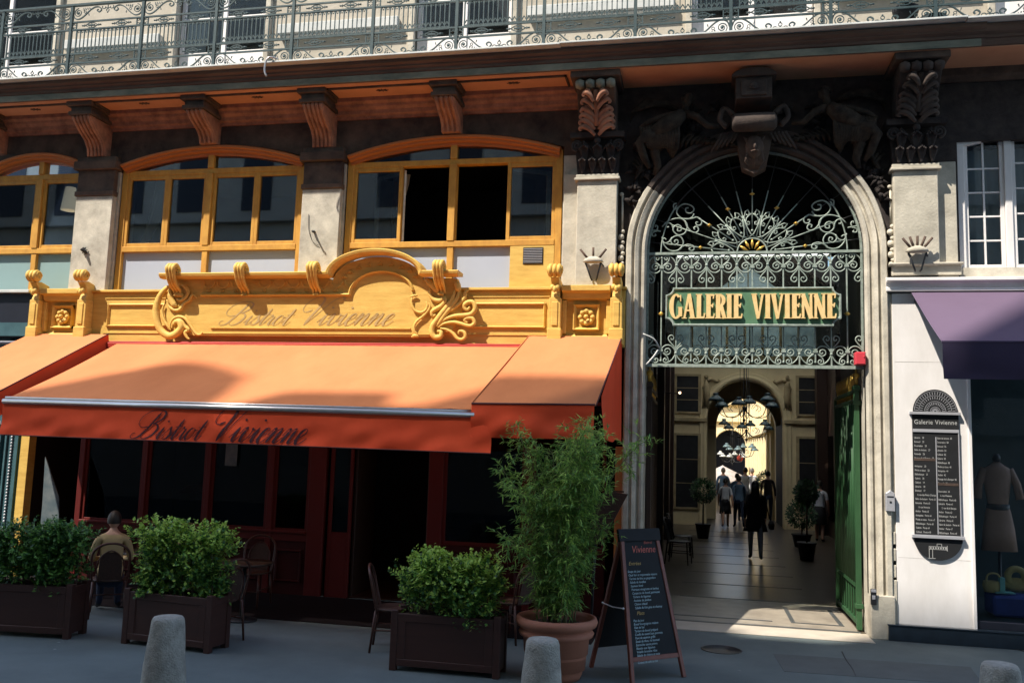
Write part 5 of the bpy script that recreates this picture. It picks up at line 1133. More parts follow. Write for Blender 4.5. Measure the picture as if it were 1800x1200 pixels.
# shop window display
def dress(q):
    g = thing('mannequin', 'headless mannequin in a dusty pink belted dress in the right-hand shop window', 'mannequin', (q.x, .9, .3))
    z = q.z
    k = MB(); k.lathe([(.04, .05), (.10, .0), (.17, -.04), (.185, -.12), (.15, -.38), (.13, -.52), (.16, -.62), (.20, -.85), (.23, -1.15), (.20, -1.15), (.0, -1.1)], (q.x, .9, z), 20, 'Z', 1, .6)
    for s in (-1, 1): k.tube([(q.x+s*.15, .9, z-.05), (q.x+s*.24, .88, z-.25), (q.x+s*.27, .86, z-.45)], [.06, .05, .055], 8)
    k.build('dress', 'dress', g)
    k = MB(); k.lathe([(.0, .06), (.05, .05), (.05, .12), (.03, .16), (0, .16)], (q.x, .9, z), 12); k.lathe([(.13, -.52), (.145, -.53), (.145, -.60), (.135, -.61), (.0, -.56)], (q.x, .9, z), 20, 'Z', 1.02, .65); k.build('belt', 'iron_black', g)
    k = MB(); k.tube([(q.x, .9, .3), (q.x, .9, z-1.1)], .02, 8); k.lathe([(.18, 0), (.18, .02), (0, .03)], (q.x, .9, .3), 16); k.build('stand', 'iron_black', g)
dress(at(1752, 818, .9))
q = at(1762, 1050, .45); k = MB(); k.box(q.x-.03, q.x+.03, .42, .5, .62, .80); k.box(q.x-.10, q.x+.14, .38, .56, .60, .618); tag(k.build('teal_carton', 'teal_box', bev=.003), 'small pale teal carton standing in the right-hand shop window', 'carton')
q = at(1787, 1030, .6)
k = MB(); k.tube(p3(arc(q.x, .80, .105, 0, 2*pi, 22), .6), .045, 8, False); k.ball((q.x, .62, .70), .18, .07, .09); tag(k.build('straw_bag', 'bag'), 'straw coloured handbag with a round handle in the shop window', 'bag')
k = MB(); k.obox((4.05, .5, .45), .62, .42, .26); k.build('cushion_box', 'blue_pad', bev=.03); tag(bpy.data.objects['cushion_box'], 'blue padded display block at the bottom of the right-hand shop window', 'display block')
k = MB(); k.obox((4.52, .5, .46), .3, .42, .26); tag(k.build('cushion_box', 'teal_box', bev=.03), 'teal padded display block at the right end of the blue one', 'display block')
k = MB(); k.tube(cr([(3.70, .45, .62), (3.72, .45, .82), (3.84, .45, .84), (3.90, .46, .72)], 5), .012, 6); k.lathe([(.09, .60), (.11, .68), (.10, .74), (.09, .74), (.0, .62)], (3.78, .5, 0), 16); tag(k.build('basket', 'bag'), 'small basket with a curved handle beside the teal carton', 'basket')

# ------------------------------------------------------------------ covered passage behind the arch
P = thing('covered_passage', 'covered shopping passage of cream arches and glass roofs running back from the entrance', 'passage')
def pp(n, mb, m, bev=0, **k): return mb.build(n, m, P, bev, **k)
def archwall(x0, x1, zt, cx, hw_, zs, y0, y1, rz=None):
    m = MB(); m.prism([(x0, zt), (x0, 0), (cx-hw_, 0), (cx-hw_, zs)]+arc(cx, zs, hw_, pi, 0, 28, rz)[1:-1]+[(cx+hw_, zs), (cx+hw_, 0), (x1, 0), (x1, zt)], y0, y1); return m
# entrance vestibule
sep('vestibule_wall', [(-1.05, -.78, .55, 2.4, 0, 7.4), (2.2, 2.5, .55, 2.4, 0, 7.4)], 'dark_wood', P)
k = MB(); k.box(-1.05, 2.5, .55, 2.4, 7.0, 7.2); pp('vestibule_ceiling', k, 'interior_dark')
k = MB(); k.prism_x([(2.2, 7.2), (2.2, 6.2), (2.5, 6.2), (2.5, 7.2)], -1.2, 4.0); pp('lintel', k, 'interior_dark')
k = MB()                                   # raking timber panelling on the left, seen through the grille
k.prism_x([(.6, 5.6), (.6, 5.3), (5.5, 3.35), (5.5, 3.65)], -.98, -.86); k.prism_x([(.6, 4.9), (.6, 4.75), (5.5, 3.0), (5.5, 3.15)], -.98, -.84); pp('raking_panel', k, 'dark_wood')
# long hall
sep('hall_wall', [(-1.2, -1.0, 2.4, 17, 0, 5.5), (3.72, 3.9, 2.4, 17, 0, 5.5)], 'dark_wood', P)
for y in (4.2, 8.0, 11.8, 15.6): sep('hall_pilaster', [(-1.0, -.80, y-.25, y+.25, 0, 5.5), (3.42, 3.72, y-.25, y+.25, 0, 5.5)], 'dark_wood', P, .01)
for y0 in (4.5, 8.3, 12.1):
    for x, s in ((-.99, 1), (3.71, -1)):
        m = MB(); m.box(min(x, x+s*.02), max(x, x+s*.02), y0+.15, y0+3.05, .5, 2.9); f_ = pp('shop_window', m, 'dark_glass')
k = MB(); k.box(-1.2, 3.9, 2.4, 7.5, 6.72, 6.85); pp('hall_ceiling', k, 'interior_dark'); sep('hall_ceiling', [(-1.2, -.7, 7.5, 12.6, 7.75, 7.85), (3.4, 3.9, 7.5, 12.6, 7.75, 7.85)], 'interior_dark', P); k = MB(); k.box(-.7, 3.4, 7.5, 12.6, 7.78, 7.785); pp('skylight', k, 'skylight_glass'); k = MB(); k.box(-1.2, 3.9, 7.4, 7.5, 6.72, 7.85); pp('bulkhead', k, 'interior_dark'); k = MB(); k.box(-1.3, 4.0, 2.4, 2.5, 5.72, 7.25); pp('bulkhead', k, 'interior_dark')
sep('upper_hall_wall', [(-1.2, -1.0, 2.4, 7.5, 5.5, 6.72), (3.72, 3.9, 2.4, 7.5, 5.5, 6.72)], 'dark_wood', P)
sep('clerestory_wall', [(-1.2, -.9, 7.5, 17, 5.5, 7.8), (3.62, 3.9, 7.5, 17, 5.5, 7.8)], 'interior_dark', P)
AXC = 1.41
pp('arch_facade', archwall(-1.0, 3.75, 5.45, AXC, 1.19, 3.38, 17, 17.5, 1.30), 'arcade_cream')
k = MB(); k.sweep([(AXC-1.22, 0)]+[(AXC-1.22, 3.38)]+arc(AXC, 3.38, 1.22, pi, 0, 30, 1.33)[1:-1]+[(AXC+1.22, 3.38), (AXC+1.22, 0)], [(0, 17), (0, 16.94), (.06, 16.92), (.12, 16.94), (.20, 16.94), (.22, 17)]); pp('arch_ring', k, 'arcade_cream', fixn=True)
sep('impost', [(-1.0, AXC-1.2, 16.86, 17, 3.30, 3.42), (AXC+1.2, 3.75, 16.86, 17, 3.30, 3.42)], 'arcade_trim', P, .01)
k = MB(); k.box(-1.0, 3.75, 16.8, 17.0, 5.3, 5.45); pp('entablature', k, 'arcade_trim', .01)
for x0, x1 in ((-.85, .02), (2.98, 3.7)):
    for z0, z1 in ((3.62, 4.78), (.55, 2.85)):
        k = MB(); k.box(x0, x1, 16.93, 17, z0-.06, z0); k.box(x0, x1, 16.93, 17, z1, z1+.07); k.box(x0, x0+.09, 16.93, 17, z0, z1); k.box(x1-.09, x1, 16.93, 17, z0, z1); w = pp('window', k, 'arcade_trim')
        m = MB(); m.box(x0+.09, x1-.09, 16.97, 16.99, z0, z1); m.build('pane', 'iron_black', w)
        m = MB(); 
        for j in range(1, 3): m.box(x0+.09, x1-.09, 16.955, 16.968, z0+(z1-z0)*j/3-.012, z0+(z1-z0)*j/3+.012)
        m.build('glazing_bar', 'arcade_trim', w)
def nymph(x, z, s):
    k = MB(); k.tube([(x, 16.96, z-.55), (x+s*.02, 16.94, z-.2), (x, 16.93, z+.12), (x, 16.93, z+.3)], [.09, .11, .10, .05], 10); k.ball((x, 16.92, z+.42), .065, .06, .08)
    k.tube([(x, 16.93, z+.26), (x+s*.18, 16.92, z+.34), (x+s*.34, 16.92, z+.25), (x+s*.42, 16.93, z+.32)], [.05, .045, .04, .05], 8); k.tube([(x, 16.93, z+.24), (x-s*.1, 16.92, z+.05), (x-s*.02, 16.92, z-.08)], [.045, .04, .03], 8)
    for i in range(4): k.tube([(x-.06+.04*i, 16.93, z-.1), (x-.1+.07*i, 16.95, z-.62)], [.03, .03], 6)
    return k
pp('relief_figure', nymph(.18, 4.35, 1), 'arcade_trim'); pp('relief_figure', nymph(2.72, 4.35, -1), 'arcade_trim')
# clerestory and glass roof
k = MB(); k.box(-1.0, 3.75, 17.0, 17.1, 6.75, 7.2)
for i in range(9): x = -.85+4.5*i/8; k.box(x-.04, x+.04, 17.0, 17.08, 5.45, 6.75)
pp('clerestory_frame', k, 'arcade_trim')
k = MB(); k.box(-1.0, 3.75, 17.1, 17.12, 5.45, 6.75); pp('clerestory_glass', k, 'glass_roof')
RX0, RX1, RM, RZ0, RZ1, RY0 = -.35, 3.35, 1.5, 7.0, 8.55, 12.6
for sgn, xe in ((0, RX0), (1, RX1)):
    k = MB(); k.add([(xe, RY0, RZ0), (RM, RY0, RZ1), (RM, 17, RZ1), (xe, 17, RZ0)], [(0, 1, 2, 3) if not sgn else (3, 2, 1, 0)]); pp('glass_roof', k, 'glass_roof')
    k = MB()
    for i in range(13): y = RY0+i*.36; k.tube([(xe, y, RZ0-.06), (RM, y, RZ1-.06)], .055, 4)
    for i in range(1, 4): t = i/4; k.tube([(xe+(RM-xe)*t, RY0, RZ0+(RZ1-RZ0)*t-.05), (xe+(RM-xe)*t, 17, RZ0+(RZ1-RZ0)*t-.05)], .03, 4)
    pp('roof_rib', k, 'dark_wood')
sep('roof_gutter', [(-.9, RX0, RY0, 17, 6.9, 7.0), (RX1, 3.62, RY0, 17, 6.9, 7.0)], 'interior_dark', P)
k = MB(); k.add([(RX0, 17.0, RZ0), (RX1, 17.0, RZ0), (RM, 17, RZ1)], [(0, 1, 2)]); pp('gable_glass', k, 'glass_roof')
for pl in ([(-1.3, 6.75), (RX0, 6.75), (RX0, RZ0), (RM, RZ1+.05), (RM, 9.6), (-1.3, 9.6)], [(4.0, 9.6), (RM, 9.6), (RM, RZ1+.05), (RX1, RZ0), (RX1, 6.75), (4.0, 6.75)]): k = MB(); k.prism(pl, 17.02, 17.2); pp('gable_wall', k, 'interior_dark')
k = MB(); k.tube([(RX0, 16.95, RZ0), (RM, 16.95, RZ1), (RX1, 16.95, RZ0), (RX0, 16.95, RZ0)], .06, 4)
for i in range(5): x = RX0+.6+2.5*i/4; k.tube([(x, 16.95, RZ0), (x, 16.95, RZ1-(RZ1-RZ0)*abs(x-RM)/1.85)], .025, 4)
pp('gable_frame', k, 'arcade_trim')
# rotunda ring, second arch, bright gallery and its end
k = MB(); k.box(-1.0, AXC-1.19, 17.5, 20, 0, 3.3); k.box(AXC+1.19, 3.8, 17.5, 20, 0, 3.3); k.box(-1.0, 3.8, 17.5, 20, 5.0, 5.2); k.box(-1.0, .05, 17.5, 20, 3.3, 5); k.box(2.75, 3.8, 17.5, 20, 3.3, 5); pp('dark_bay', k, 'interior_dark')
pp('second_arch', archwall(-1.0, 3.8, 5.4, 1.58, 1.02, 3.25, 20, 20.5), 'arcade_cream')
sep('impost', [(.3, .56, 19.93, 20, 3.15, 3.27), (2.60, 2.9, 19.93, 20, 3.15, 3.27)], 'arcade_trim', P)
k = MB(); k.box(2.46, 2.8, 20.5, 37, 0, 5.4); pp('gallery_wall', k, 'arcade_cream'); k = MB(); k.box(-1.6, -1.4, 20.5, 37, 0, 5.4); pp('gallery_wall', k, 'arcade_cream')
for i in range(11): y = 21.2+i*1.5; sep('gallery_pilaster', [(2.36, 2.46, y-.18, y+.18, 0, 3.1), (2.38, 2.46, y-.14, y+.14, 3.4, 5.0)], 'arcade_cream', P, .01)
sep('gallery_cornice', [(2.30, 2.46, 20.5, 37, 3.1, 3.36), (2.24, 2.46, 20.5, 37, 5.0, 5.3)], 'arcade_cream', P, .01)
for i in range(10):
    y = 21.95+i*1.5
    m = MB(); m.box(2.452, 2.458, y-.4, y+.4, .6, 2.8); pp('gallery_window', m, 'arcade_trim')
pp('end_wall', archwall(-1.6, 2.8, 5.4, 1.57, .80, 2.75, 36.5, 37), 'arcade_cream'); k = MB(); k.sweep([(.74, 0), (.74, 2.75)]+arc(1.57, 2.75, .83, pi, 0, 22)[1:-1]+[(2.4, 2.75), (2.4, 0)], [(0, 36.5), (0, 36.42), (.10, 36.42), (.10, 36.5)]); pp('arch_ring', k, 'arcade_cream', fixn=True)
sep('end_cornice', [(-1.6, 2.8, 36.35, 36.5, 4.0, 4.2), (-1.6, 2.8, 36.3, 36.5, 4.9, 5.2)], 'arcade_cream', P)
k = MB(); k.box(-1.6, 2.8, 39.5, 39.7, 0, 5); k.box(-1.6, 2.8, 37, 39.5, 3.8, 3.9); pp('end_dark', k, 'interior_dark')
k = MB(); k.lathe([(0, -.1), (.15, -.1), (.2, 0), (.15, .1), (0, .1)], (2.1, 36.9, 2.1), 5, 'Y'); tag(k.build('red_shop_sign', 'lamp_red'), 'small orange red sign glowing at the far end of the passage', 'sign')
for y0 in range(6): k = MB(); k.tube([(-1.5, 21+y0*3, 5.5), (.6, 21+y0*3, 6.6), (2.7, 21+y0*3, 5.5)], .04, 5); pp('roof_rib', k, 'arcade_trim')
# outer shell so that daylight only enters through the roofs
sep('outer_wall', [(-1.3, -1.2, 2.4, 20, 0, 6.6), (3.9, 4.0, 2.4, 20, 0, 6.6)], 'interior_dark', P)

# chandeliers with glass shades
def chandelier(x, y, z, R_, n, sh, lab, arm=True, scale=1):
    g = thing('chandelier', lab, 'chandelier', (x, y, z), 'globe chandeliers hanging down the passage')
    k = MB(); k.tube([(x, y, z+2.2*scale), (x, y, z-.35*scale)], .015, 6); k.ball((x, y, z-.1), .05*scale, None, .08*scale); k.ball((x, y, z-.38*scale), .04*scale); k.tube([(x, y, z-.4*scale), (x, y, z-.52*scale)], [.02, .004], 6)
    for s in (-1, 1): k.tube([(x+s*.10*scale, y, z+1.6*scale), (x+s*.10*scale, y, z+.1)], .008, 4)
    g0 = k.build('stem', 'iron_black', g)
    for i in range(n):
        a = 2*pi*i/n+.3; dx, dy = cos(a), sin(a); zz = z+(.12 if i % 2 else .0)*scale
        k = MB(); k.tube(cr([(x, y, z-.1), (x+dx*R_*.35, y+dy*R_*.35, z-.30*scale), (x+dx*R_*.8, y+dy*R_*.8, z-.26*scale), (x+dx*R_, y+dy*R_, zz)], 4), .012, 5)
        k.tube([tuple(q) for q in cr([(x+dx*R_*.3, y+dy*R_*.3, z-.1), (x+dx*R_*.45, y+dy*R_*.45, z+.02), (x+dx*R_*.6, y+dy*R_*.6, z-.08), (x+dx*R_*.5, y+dy*R_*.5, z-.16)], 3)], .008, 4); k.build('arm', 'iron_black', g)
        k = MB(); s_ = scale; k.lathe([(.05*s_, .17*s_), (.075*s_, .15*s_), (.055*s_, .11*s_), (.10*s_, .08*s_), (.17*s_, .02*s_), (.185*s_, -.03*s_), (.18*s_, -.03*s_), (.04*s_, .06*s_)], (x+dx*R_, y+dy*R_, zz), 14); k.build('shade', sh, g)
q = at(1308, 712, 12.0)
chandelier(q.x, 12.0, q.z, .78, 6, 'lamp_glass', 'largest blue grey chandelier, hung nearest the entrance under the first cream arch', scale=1.05)
q = at(1312, 752, 15.5); chandelier(q.x, 15.5, q.z, .70, 6, 'lamp_glass', 'second chandelier just below and behind the largest one in the first arch', scale=.9)
q = at(1302, 790, 23); chandelier(q.x, 23, q.z, .55, 6, 'lamp_glass', 'third chandelier with grey shades seen against the bright gallery', scale=.85)
q = at(1287, 802, 33); chandelier(q.x, 33, q.z, .6, 6, 'lamp_glass_pale', 'farthest chandelier with white shades against the dark end arch', scale=.9)
q = at(1318, 620, 5.0)
k = MB()
for s in (-1, 0, 1):
    xx = q.x+s*.33; k.tube(cr([(xx-.09, 5, q.z+.10), (xx-.09, 5, q.z+.0), (xx, 5, q.z-.08), (xx+.09, 5, q.z), (xx+.09, 5, q.z+.10)], 4), .010, 5); k.ball((xx, 5, q.z-.10), .022, .022, .03)
k.tube([(q.x, 5, q.z-.1), (q.x, 5, 5.5)], .012, 5); k.tube([(q.x-.33, 5, q.z-.08), (q.x, 5, q.z+.1), (q.x+.33, 5, q.z-.08)], .010, 5)
tag(k.build('ceiling_pendant', 'iron_black'), 'black scrolled pendant hanging just below the bottom bar of the grille', 'pendant')
q = at(1195, 690, 4.6); lt = thing('wall_light', 'small lit wall light glowing inside the left of the passage', 'lamp', (q.x, 4.6, q.z)); k = MB(); k.ball(q, .022); k.build('bulb', 'bulb', lt); k = MB(); k.tube([(q.x-.25, 4.6, q.z), (q.x-.02, 4.6, q.z-.02)], .01, 5); k.build('bracket', 'iron_black', lt)
# parasol deep in the passage
q = at(1258, 835, 28); g = thing('parasol', 'white parasol open deep in the passage', 'parasol', (q.x, 28, 0))
k = MB(); k.lathe([(.02, .75), (.05, .72), (1.35, .10), (1.35, .02), (1.30, .02)], (q.x+.3, 28, q.z-.3), 8); k.build('canopy', 'parasol', g); k = MB(); k.tube([(q.x+.3, 28, 0), (q.x+.3, 28, q.z+.4)], .03, 8); k.build('pole', 'dark_wood', g)

# ------------------------------------------------------------------ people
def limb_chain(pts, rad_): return pts, rad_
def person(lab, loc, rz, H=1.70, pose='walk', top='coat_dark', legs='trouser_grey', hair='hair_dark', sleeve='long', skirt=None, coat=False, longhair=False, ph=0.0, cat='person', bag=None, fingers=True, group=None):
    g = thing('person', lab, cat, loc, group, world=False, rz=rz); s = H/1.72
    sit = pose == 'sit'; wk = .20 if pose == 'walk' else .03
    pz = .92 if not sit else .48
    V_, E_, Rr = [], [], []
    def add(p, r, par=None):
        V_.append(Vector(p)*s); Rr.append((r[0]*s, r[1]*s) if isinstance(r, tuple) else (r*s, r*s))
        if par is not None: E_.append((par, len(V_)-1))
        return len(V_)-1
    lean = .02
    pel = add((0, 0, pz), (.155, .11)); wa = add((0, lean*.3, pz+.17), (.135, .095), pel); ch = add((0, lean, pz+.38), (.165, .11), wa); sh = add((0, lean, pz+.50), (.11, .08), ch)
    nk = add((0, lean+.01, pz+.58), .052, sh); hd0 = add((0, lean+.02, pz+.63), .050, nk)
    hands = []
    for sd in (-1, 1):
        sw = sd*wk*(1 if ph < .5 else -1)
        a = add((sd*.17, lean, pz+.47), .06, sh)
        if sit: e = add((sd*.24, lean+.02, pz+.22), .045, a); w = add((sd*.16, lean+.25, pz+.20), .032, e); h = add((sd*.13, lean+.31, pz+.20), .03, w)
        else: e = add((sd*.225, lean-.03+sw*.6, pz+.20), .045, a); w = add((sd*.235, lean+.06+sw*1.2, pz-.03), .030, e); h = add((sd*.235, lean+.09+sw*1.4, pz-.09), .028, w)
        hands.append((V_[w].copy(), V_[h].copy(), sd))
        hp = add((sd*.09, 0, pz-.05), .098, pel)
        if sit: kn = add((sd*.11, .42, pz+.0), .068, hp); an = add((sd*.11, .40, .09), .042, kn)
        else:
            f = -sw; kn = add((sd*.095, f*.9+.03, .50), .068, hp); an = add((sd*.09, f*1.3-(.10 if f < 0 else 0), .09+(.05 if f < -.05 else 0)), .043, kn)
        p = V_[an]/s; add((p.x+sd*.02, p.y+.15, max(.035, p.z-.055)), .036, an)
    me = bpy.data.meshes.new('tmp'); me.from_pydata(V_, E_, []); o = bpy.data.objects.new('tmp', me); COL.objects.link(o)
    o.modifiers.new('s', 'SKIN'); ss = o.modifiers.new('b', 'SUBSURF'); ss.levels = 1
    for i, v in enumerate(me.skin_vertices[0].data): v.radius = Rr[i]; v.use_root = (i == 0)
    dg = bpy.context.evaluated_depsgraph_get(); ev = bpy.data.meshes.new_from_object(o.evaluated_get(dg)); COL.objects.unlink(o); bpy.data.objects.remove(o)
    m = MB(); vs = [v.co.copy() for v in ev.vertices]; base = len(m.v); m.v += [tuple(v) for v in vs]
    tz, wz = (pz+.54)*s, (pz+.02)*s
    for pl in ev.polygons:
        c = sum((vs[i] for i in pl.vertices), Vector())/len(pl.vertices); x_, y_, z_ = c
        armx = abs(x_) > .19*s and z_ > .6*s if not sit else (abs(x_) > .20*s or y_ > .15*s) and z_ > (pz+.12)*s
        k_ = 1
        if z_ > tz and abs(x_) < .09*s: k_ = 0
        elif armx: k_ = 0 if ((sleeve == 'short' and z_ < (pz+.27)*s) or z_ < (pz+.0)*s) and not sit else 1
        elif z_ < .10*s: k_ = 3
        elif z_ < wz: k_ = 2 if not (skirt and z_ < .55*s) else 0
        m.f.append(list(pl.vertices)); m.m.append(k_); m.sm.append(True)
    hc = Vector((0, lean+.03, pz+.715))*s; m.cur = 0
    m.ball(hc, .074*s, .092*s, .112*s, 16, 12); m.ball(hc+Vector((0, .012, -.055))*s, .056*s, .072*s, .062*s, 12, 8)
    m.ball(hc+Vector((0, .096, -.012))*s, .013*s, .018*s, .024*s, 8, 6)
    for sd in (-1, 1): m.ball(hc+Vector((sd*.075, .0, -.005))*s, .012*s, .022*s, .032*s, 8, 6)
    m.cur = 4
    for sd in (-1, 1): m.ball(hc+Vector((sd*.030, .081, .012))*s, .012*s, .010*s, .007*s, 8, 6)
    m.cur = 5; m.tube([hc+Vector((x, .084-abs(x)*.3, -.058))*s for x in (-.025, 0, .025)], .006*s, 5)
    m.cur = 0
    for w, h, sd in hands:
        d = (h-w).normalized(); sx_ = Vector((0, 1, 0)) if not sit else Vector((1, 0, 0)); sx_ = (sx_-d*sx_.dot(d)).normalized(); nrm = d.cross(sx_)
        m.ball(h+d*.02*s, .016*s, .036*s, .045*s, 10, 8)
        if fingers:
            for j, L in enumerate((.058, .068, .063, .048)):
                b0 = h+d*.045*s+sx_*(j-1.5)*.019*s; b1 = b0+d*L*.5*s-nrm*sd*.004*s; b2 = b0+d*L*s+nrm*(-sd)*.02*s; m.tube([b0, b1, b2], [.0095*s, .0088*s, .007*s], 6)
            t0 = h+sx_*.034*s; m.tube([t0, t0+(sx_*.6+d*.8)*.028*s, t0+(sx_*.5+d)*.05*s], [.011*s, .010*s, .008*s], 6)
    m.build('body', ['skin', top, legs, 'shoe', 'hair_dark', 'dress'], g)
    k = MB(); hs = 1.12; vsn = 14
    for i in range(9):
        p_ = pi*.62*i/8
        for j in range(vsn):
            a = 2*pi*j/vsn; fr = max(0, sin(a)); pp_ = p_*(1-.42*fr**1.5)
            k.v.append(tuple(hc+Vector((.086*sin(pp_)*cos(a), .100*sin(pp_)*sin(a)-.012, .122*cos(pp_)))*s))
    k.add([], []); 
    for i in range(8):
        for j in range(vsn): k.f.append([i*vsn+j, (i+1)*vsn+j, (i+1)*vsn+(j+1) % vsn, i*vsn+(j+1) % vsn]); k.m.append(0); k.sm.append(True)
    if longhair: k.tube([hc+Vector((0, -.04, .02))*s, hc+Vector((0, -.07, -.10))*s, hc+Vector((0, -.09, -.24))*s, hc+Vector((0, -.10, -.36))*s], [.085*s, .095*s, .10*s, .05*s], 12)
    k.build('hair', hair, g)
    if skirt: k = MB(); k.lathe([(.135*s, (pz+.10)*s), (.17*s, (pz-.02)*s), (.19*s, (pz-.18)*s), (.215*s, .50*s), (.205*s, .50*s), (.15*s, pz*s)], (0, 0, 0), 20, 'Z', 1, .78); k.build('skirt', skirt, g)
    if coat:
        k = MB(); k.lathe([(.10*s, (pz+.52)*s), (.19*s, (pz+.42)*s), (.185*s, (pz+.22)*s), (.19*s, pz*s), (.235*s, (pz-.16)*s), (.27*s, (pz-.28)*s), (.255*s, (pz-.28)*s), (.12*s, pz*s)], (0, lean*s, 0), 24, 'Z', 1, .70); k.build('coat', top, g)
    if bag: k = MB(); k.lathe([(.0, -.12), (.07, -.12), (.09, -.02), (.05, .06), (.0, .07)], (.34*s, 0, (pz-.10)*s), 12, 'Z', .8, 1.6); k.tube([(.30*s, -.08, pz*s), (.2*s, -.02, (pz+.5)*s), (.30*s, .08, pz*s)], .01, 5); k.build('handbag', bag, g)
    return g
q = atz(1328, 985); person('long-haired person in a dark jacket walking alone in the middle of the passage', (q.x, q.y, 0), 0, 1.70, 'walk', 'coat_dark', 'trouser_grey', coat=True, longhair=True, ph=.2, bag='coat_dark')
q = atz(1275, 927); person('person in a white short-sleeved top and black skirt, walking in the passage, seen from behind', (q.x, q.y, 0), 0, 1.50, 'walk', 'shirt_white', 'skirt_black', sleeve='short', skirt='skirt_black', ph=.8)
person('person in a blue shirt and dark trousers beside the white top in the passage', (q.x+.42, q.y+.1, 0), .15, 1.60, 'walk', 'shirt_blue', 'trouser_navy', ph=.3)
for px_, Y, H, tp, lg, lab, hr_ in ((1271, 22, 1.75, 'shirt_blue', 'trouser_navy', 'grey-haired person in a slate blue shirt behind the white top', 'hair_grey'), (1310, 21, 1.80, 'shirt_white', 'trouser_grey', 'tall person in a white shirt standing right of the passage centre', 'hair_dark'),
        (1322, 23.5, 1.75, 'shirt_white', 'trouser_navy', 'person in a white shirt half hidden behind the tall white shirt', 'hair_grey'), (1296, 19, 1.62, 'shirt_blue', 'trouser_navy', 'person in a dull blue top in the middle of the far group', 'hair_dark'), (1350, 19.5, 1.72, 'coat_dark', 'trouser_navy', 'dark clothed person by the right pier of the first cream arch', 'hair_dark')):
    q = at(px_, 860, Y); person(lab, (q.x, Y, 0), random.uniform(-.3, .3), H, 'walk', tp, lg, hr_, ph=random.random(), fingers=False)
q = at(1456, 900, 14.5); person('person in a white top standing at the dark right side of the passage', (3.2, 13.2, 0), -.3, 1.62, 'stand', 'shirt_white', 'skirt_black', sleeve='short', skirt='skirt_black')

# ------------------------------------------------------------------ furniture
def chair_proto(frame='rattan', weave='weave'):
    g = thing('bistro_chair', 'x', 'chair', (0, 0, 0), world=False)
    for x in (-.19, .19):
        k = MB(); k.tube([(x, .20, .45), (x*1.08, .23, 0)], [.016, .013], 8); k.build('leg', frame, g)
        k = MB(); k.tube([(x, -.20, .45), (x*1.08, -.25, 0)], [.016, .013], 8); k.build('leg', frame, g)
    k = MB(); k.lathe([(0, .44), (.22, .44), (.235, .455), (.22, .47), (0, .465)], (0, 0, 0), 22); k.build('seat', weave, g)
    k = MB(); k.tube(cr([(-.20, -.18, .42), (-.215, -.23, .62), (-.215, -.27, .80), (-.13, -.30, .90), (0, -.31, .93), (.13, -.30, .90), (.215, -.27, .80), (.215, -.23, .62), (.20, -.18, .42)], 5), .015, 8)
    k.tube(cr([(-.14, -.20, .45), (-.15, -.25, .70), (0, -.30, .84), (.15, -.25, .70), (.14, -.20, .45)], 5), .009, 6); k.build('back_hoop', frame, g)
    k = MB(); n = 8; vs = []
    for i in range(n+1):
        for j in range(n+1):
            u = (i/n-.5)*.27; v = .46+.36*j/n; u *= math.sqrt(max(.05, 1-(max(0, v-.66)/.18)**2)) ; vs.append((u, -.205-.22*(v-.46)+.0, v))
    k.add(vs, [(i*(n+1)+j, (i+1)*(n+1)+j, (i+1)*(n+1)+j+1, i*(n+1)+j+1) for i in range(n) for j in range(n)]); k.build('back_weave', weave, g)
    k = MB(); k.tube([(-.2, .21, .22), (.2, .21, .22)], .009, 6); k.tube([(-.2, .21, .24), (-.2, -.22, .24)], .009, 6); k.tube([(.2, .21, .24), (.2, -.22, .24)], .009, 6); k.build('stretcher', frame, g)
    return g
GC = 'rattan chairs on the terrace'
ch = chair_proto(); ch.location = (-3.36, -2.75, 0); ch.rotation_euler = (0, 0, rad(-75)); ch['label'] = 'brown rattan chair with a round back, left of the middle planter box'; ch['group'] = GC
for x, y, r, lab in ((-7.42, -2.2, 35, 'rattan chair carrying the diner in yellow, between the two left shrubs'), (-5.42, -3.02, 70, 'rattan chair half hidden behind the right edge of the second planter'), (-6.1, -.95, 185, 'rattan chair before the red panelling under the bistro window'),
                      (-2.2, -1.8, 60, 'rattan chair in shadow behind the middle planter shrub')):
    dup(ch, (x, y, 0), rad(r), lab)
dk = dup(ch, (-.42, 6.6, 0), rad(-100), 'dark chair against the left wall of the passage, nearer the entrance', 'dark chairs in the passage'); dup(dk, (-.40, 7.9, 0), rad(-80), 'dark chair against the left wall of the passage, farther from the entrance', 'dark chairs in the passage')
for o in COL.objects:
    if o.parent and o.parent.get('group') == 'dark chairs in the passage': o.data = o.data.copy(); o.data.materials[0] = MATS['iron_black']
def table(x, y, lab, r=.34):
    g = thing('bistro_table', lab, 'table', (x, y, 0)); k = MB(); k.lathe([(0, .70), (r, .70), (r+.01, .715), (r, .73), (0, .73)], (x, y, 0), 28); k.build('tabletop', 'dark_wood', g)
    k = MB(); k.tube([(x, y, .02), (x, y, .7)], .028, 10); k.lathe([(.2, 0), (.19, .02), (.05, .05), (0, .06)], (x, y, 0), 20); k.build('pedestal', 'iron_black', g)
table(-7.35, -1.5, 'round terrace table in front of the diner in yellow'); table(-5.7, -1.9, 'round terrace table right of the second shrub'); table(-2.75, -1.9, 'round terrace table in shadow behind the middle planter')
person('seated diner in a pale yellow shirt seen from behind between the two left shrubs', (-7.42, -2.2, 0), rad(35), 1.72, 'sit', 'shirt_yellow', 'trouser_navy')
q = at(855, 915, .75); person('seated diner with a lit face at the bistro window, right of two', (q.x, .75, -.02), rad(165), 1.66, 'sit', 'coat_dark', 'trouser_navy')
q = at(790, 920, .9); person('dim seated diner at the bistro window beside the red post, left of two', (q.x, .9, -.02), rad(200), 1.62, 'sit', 'coat_dark', 'trouser_navy')
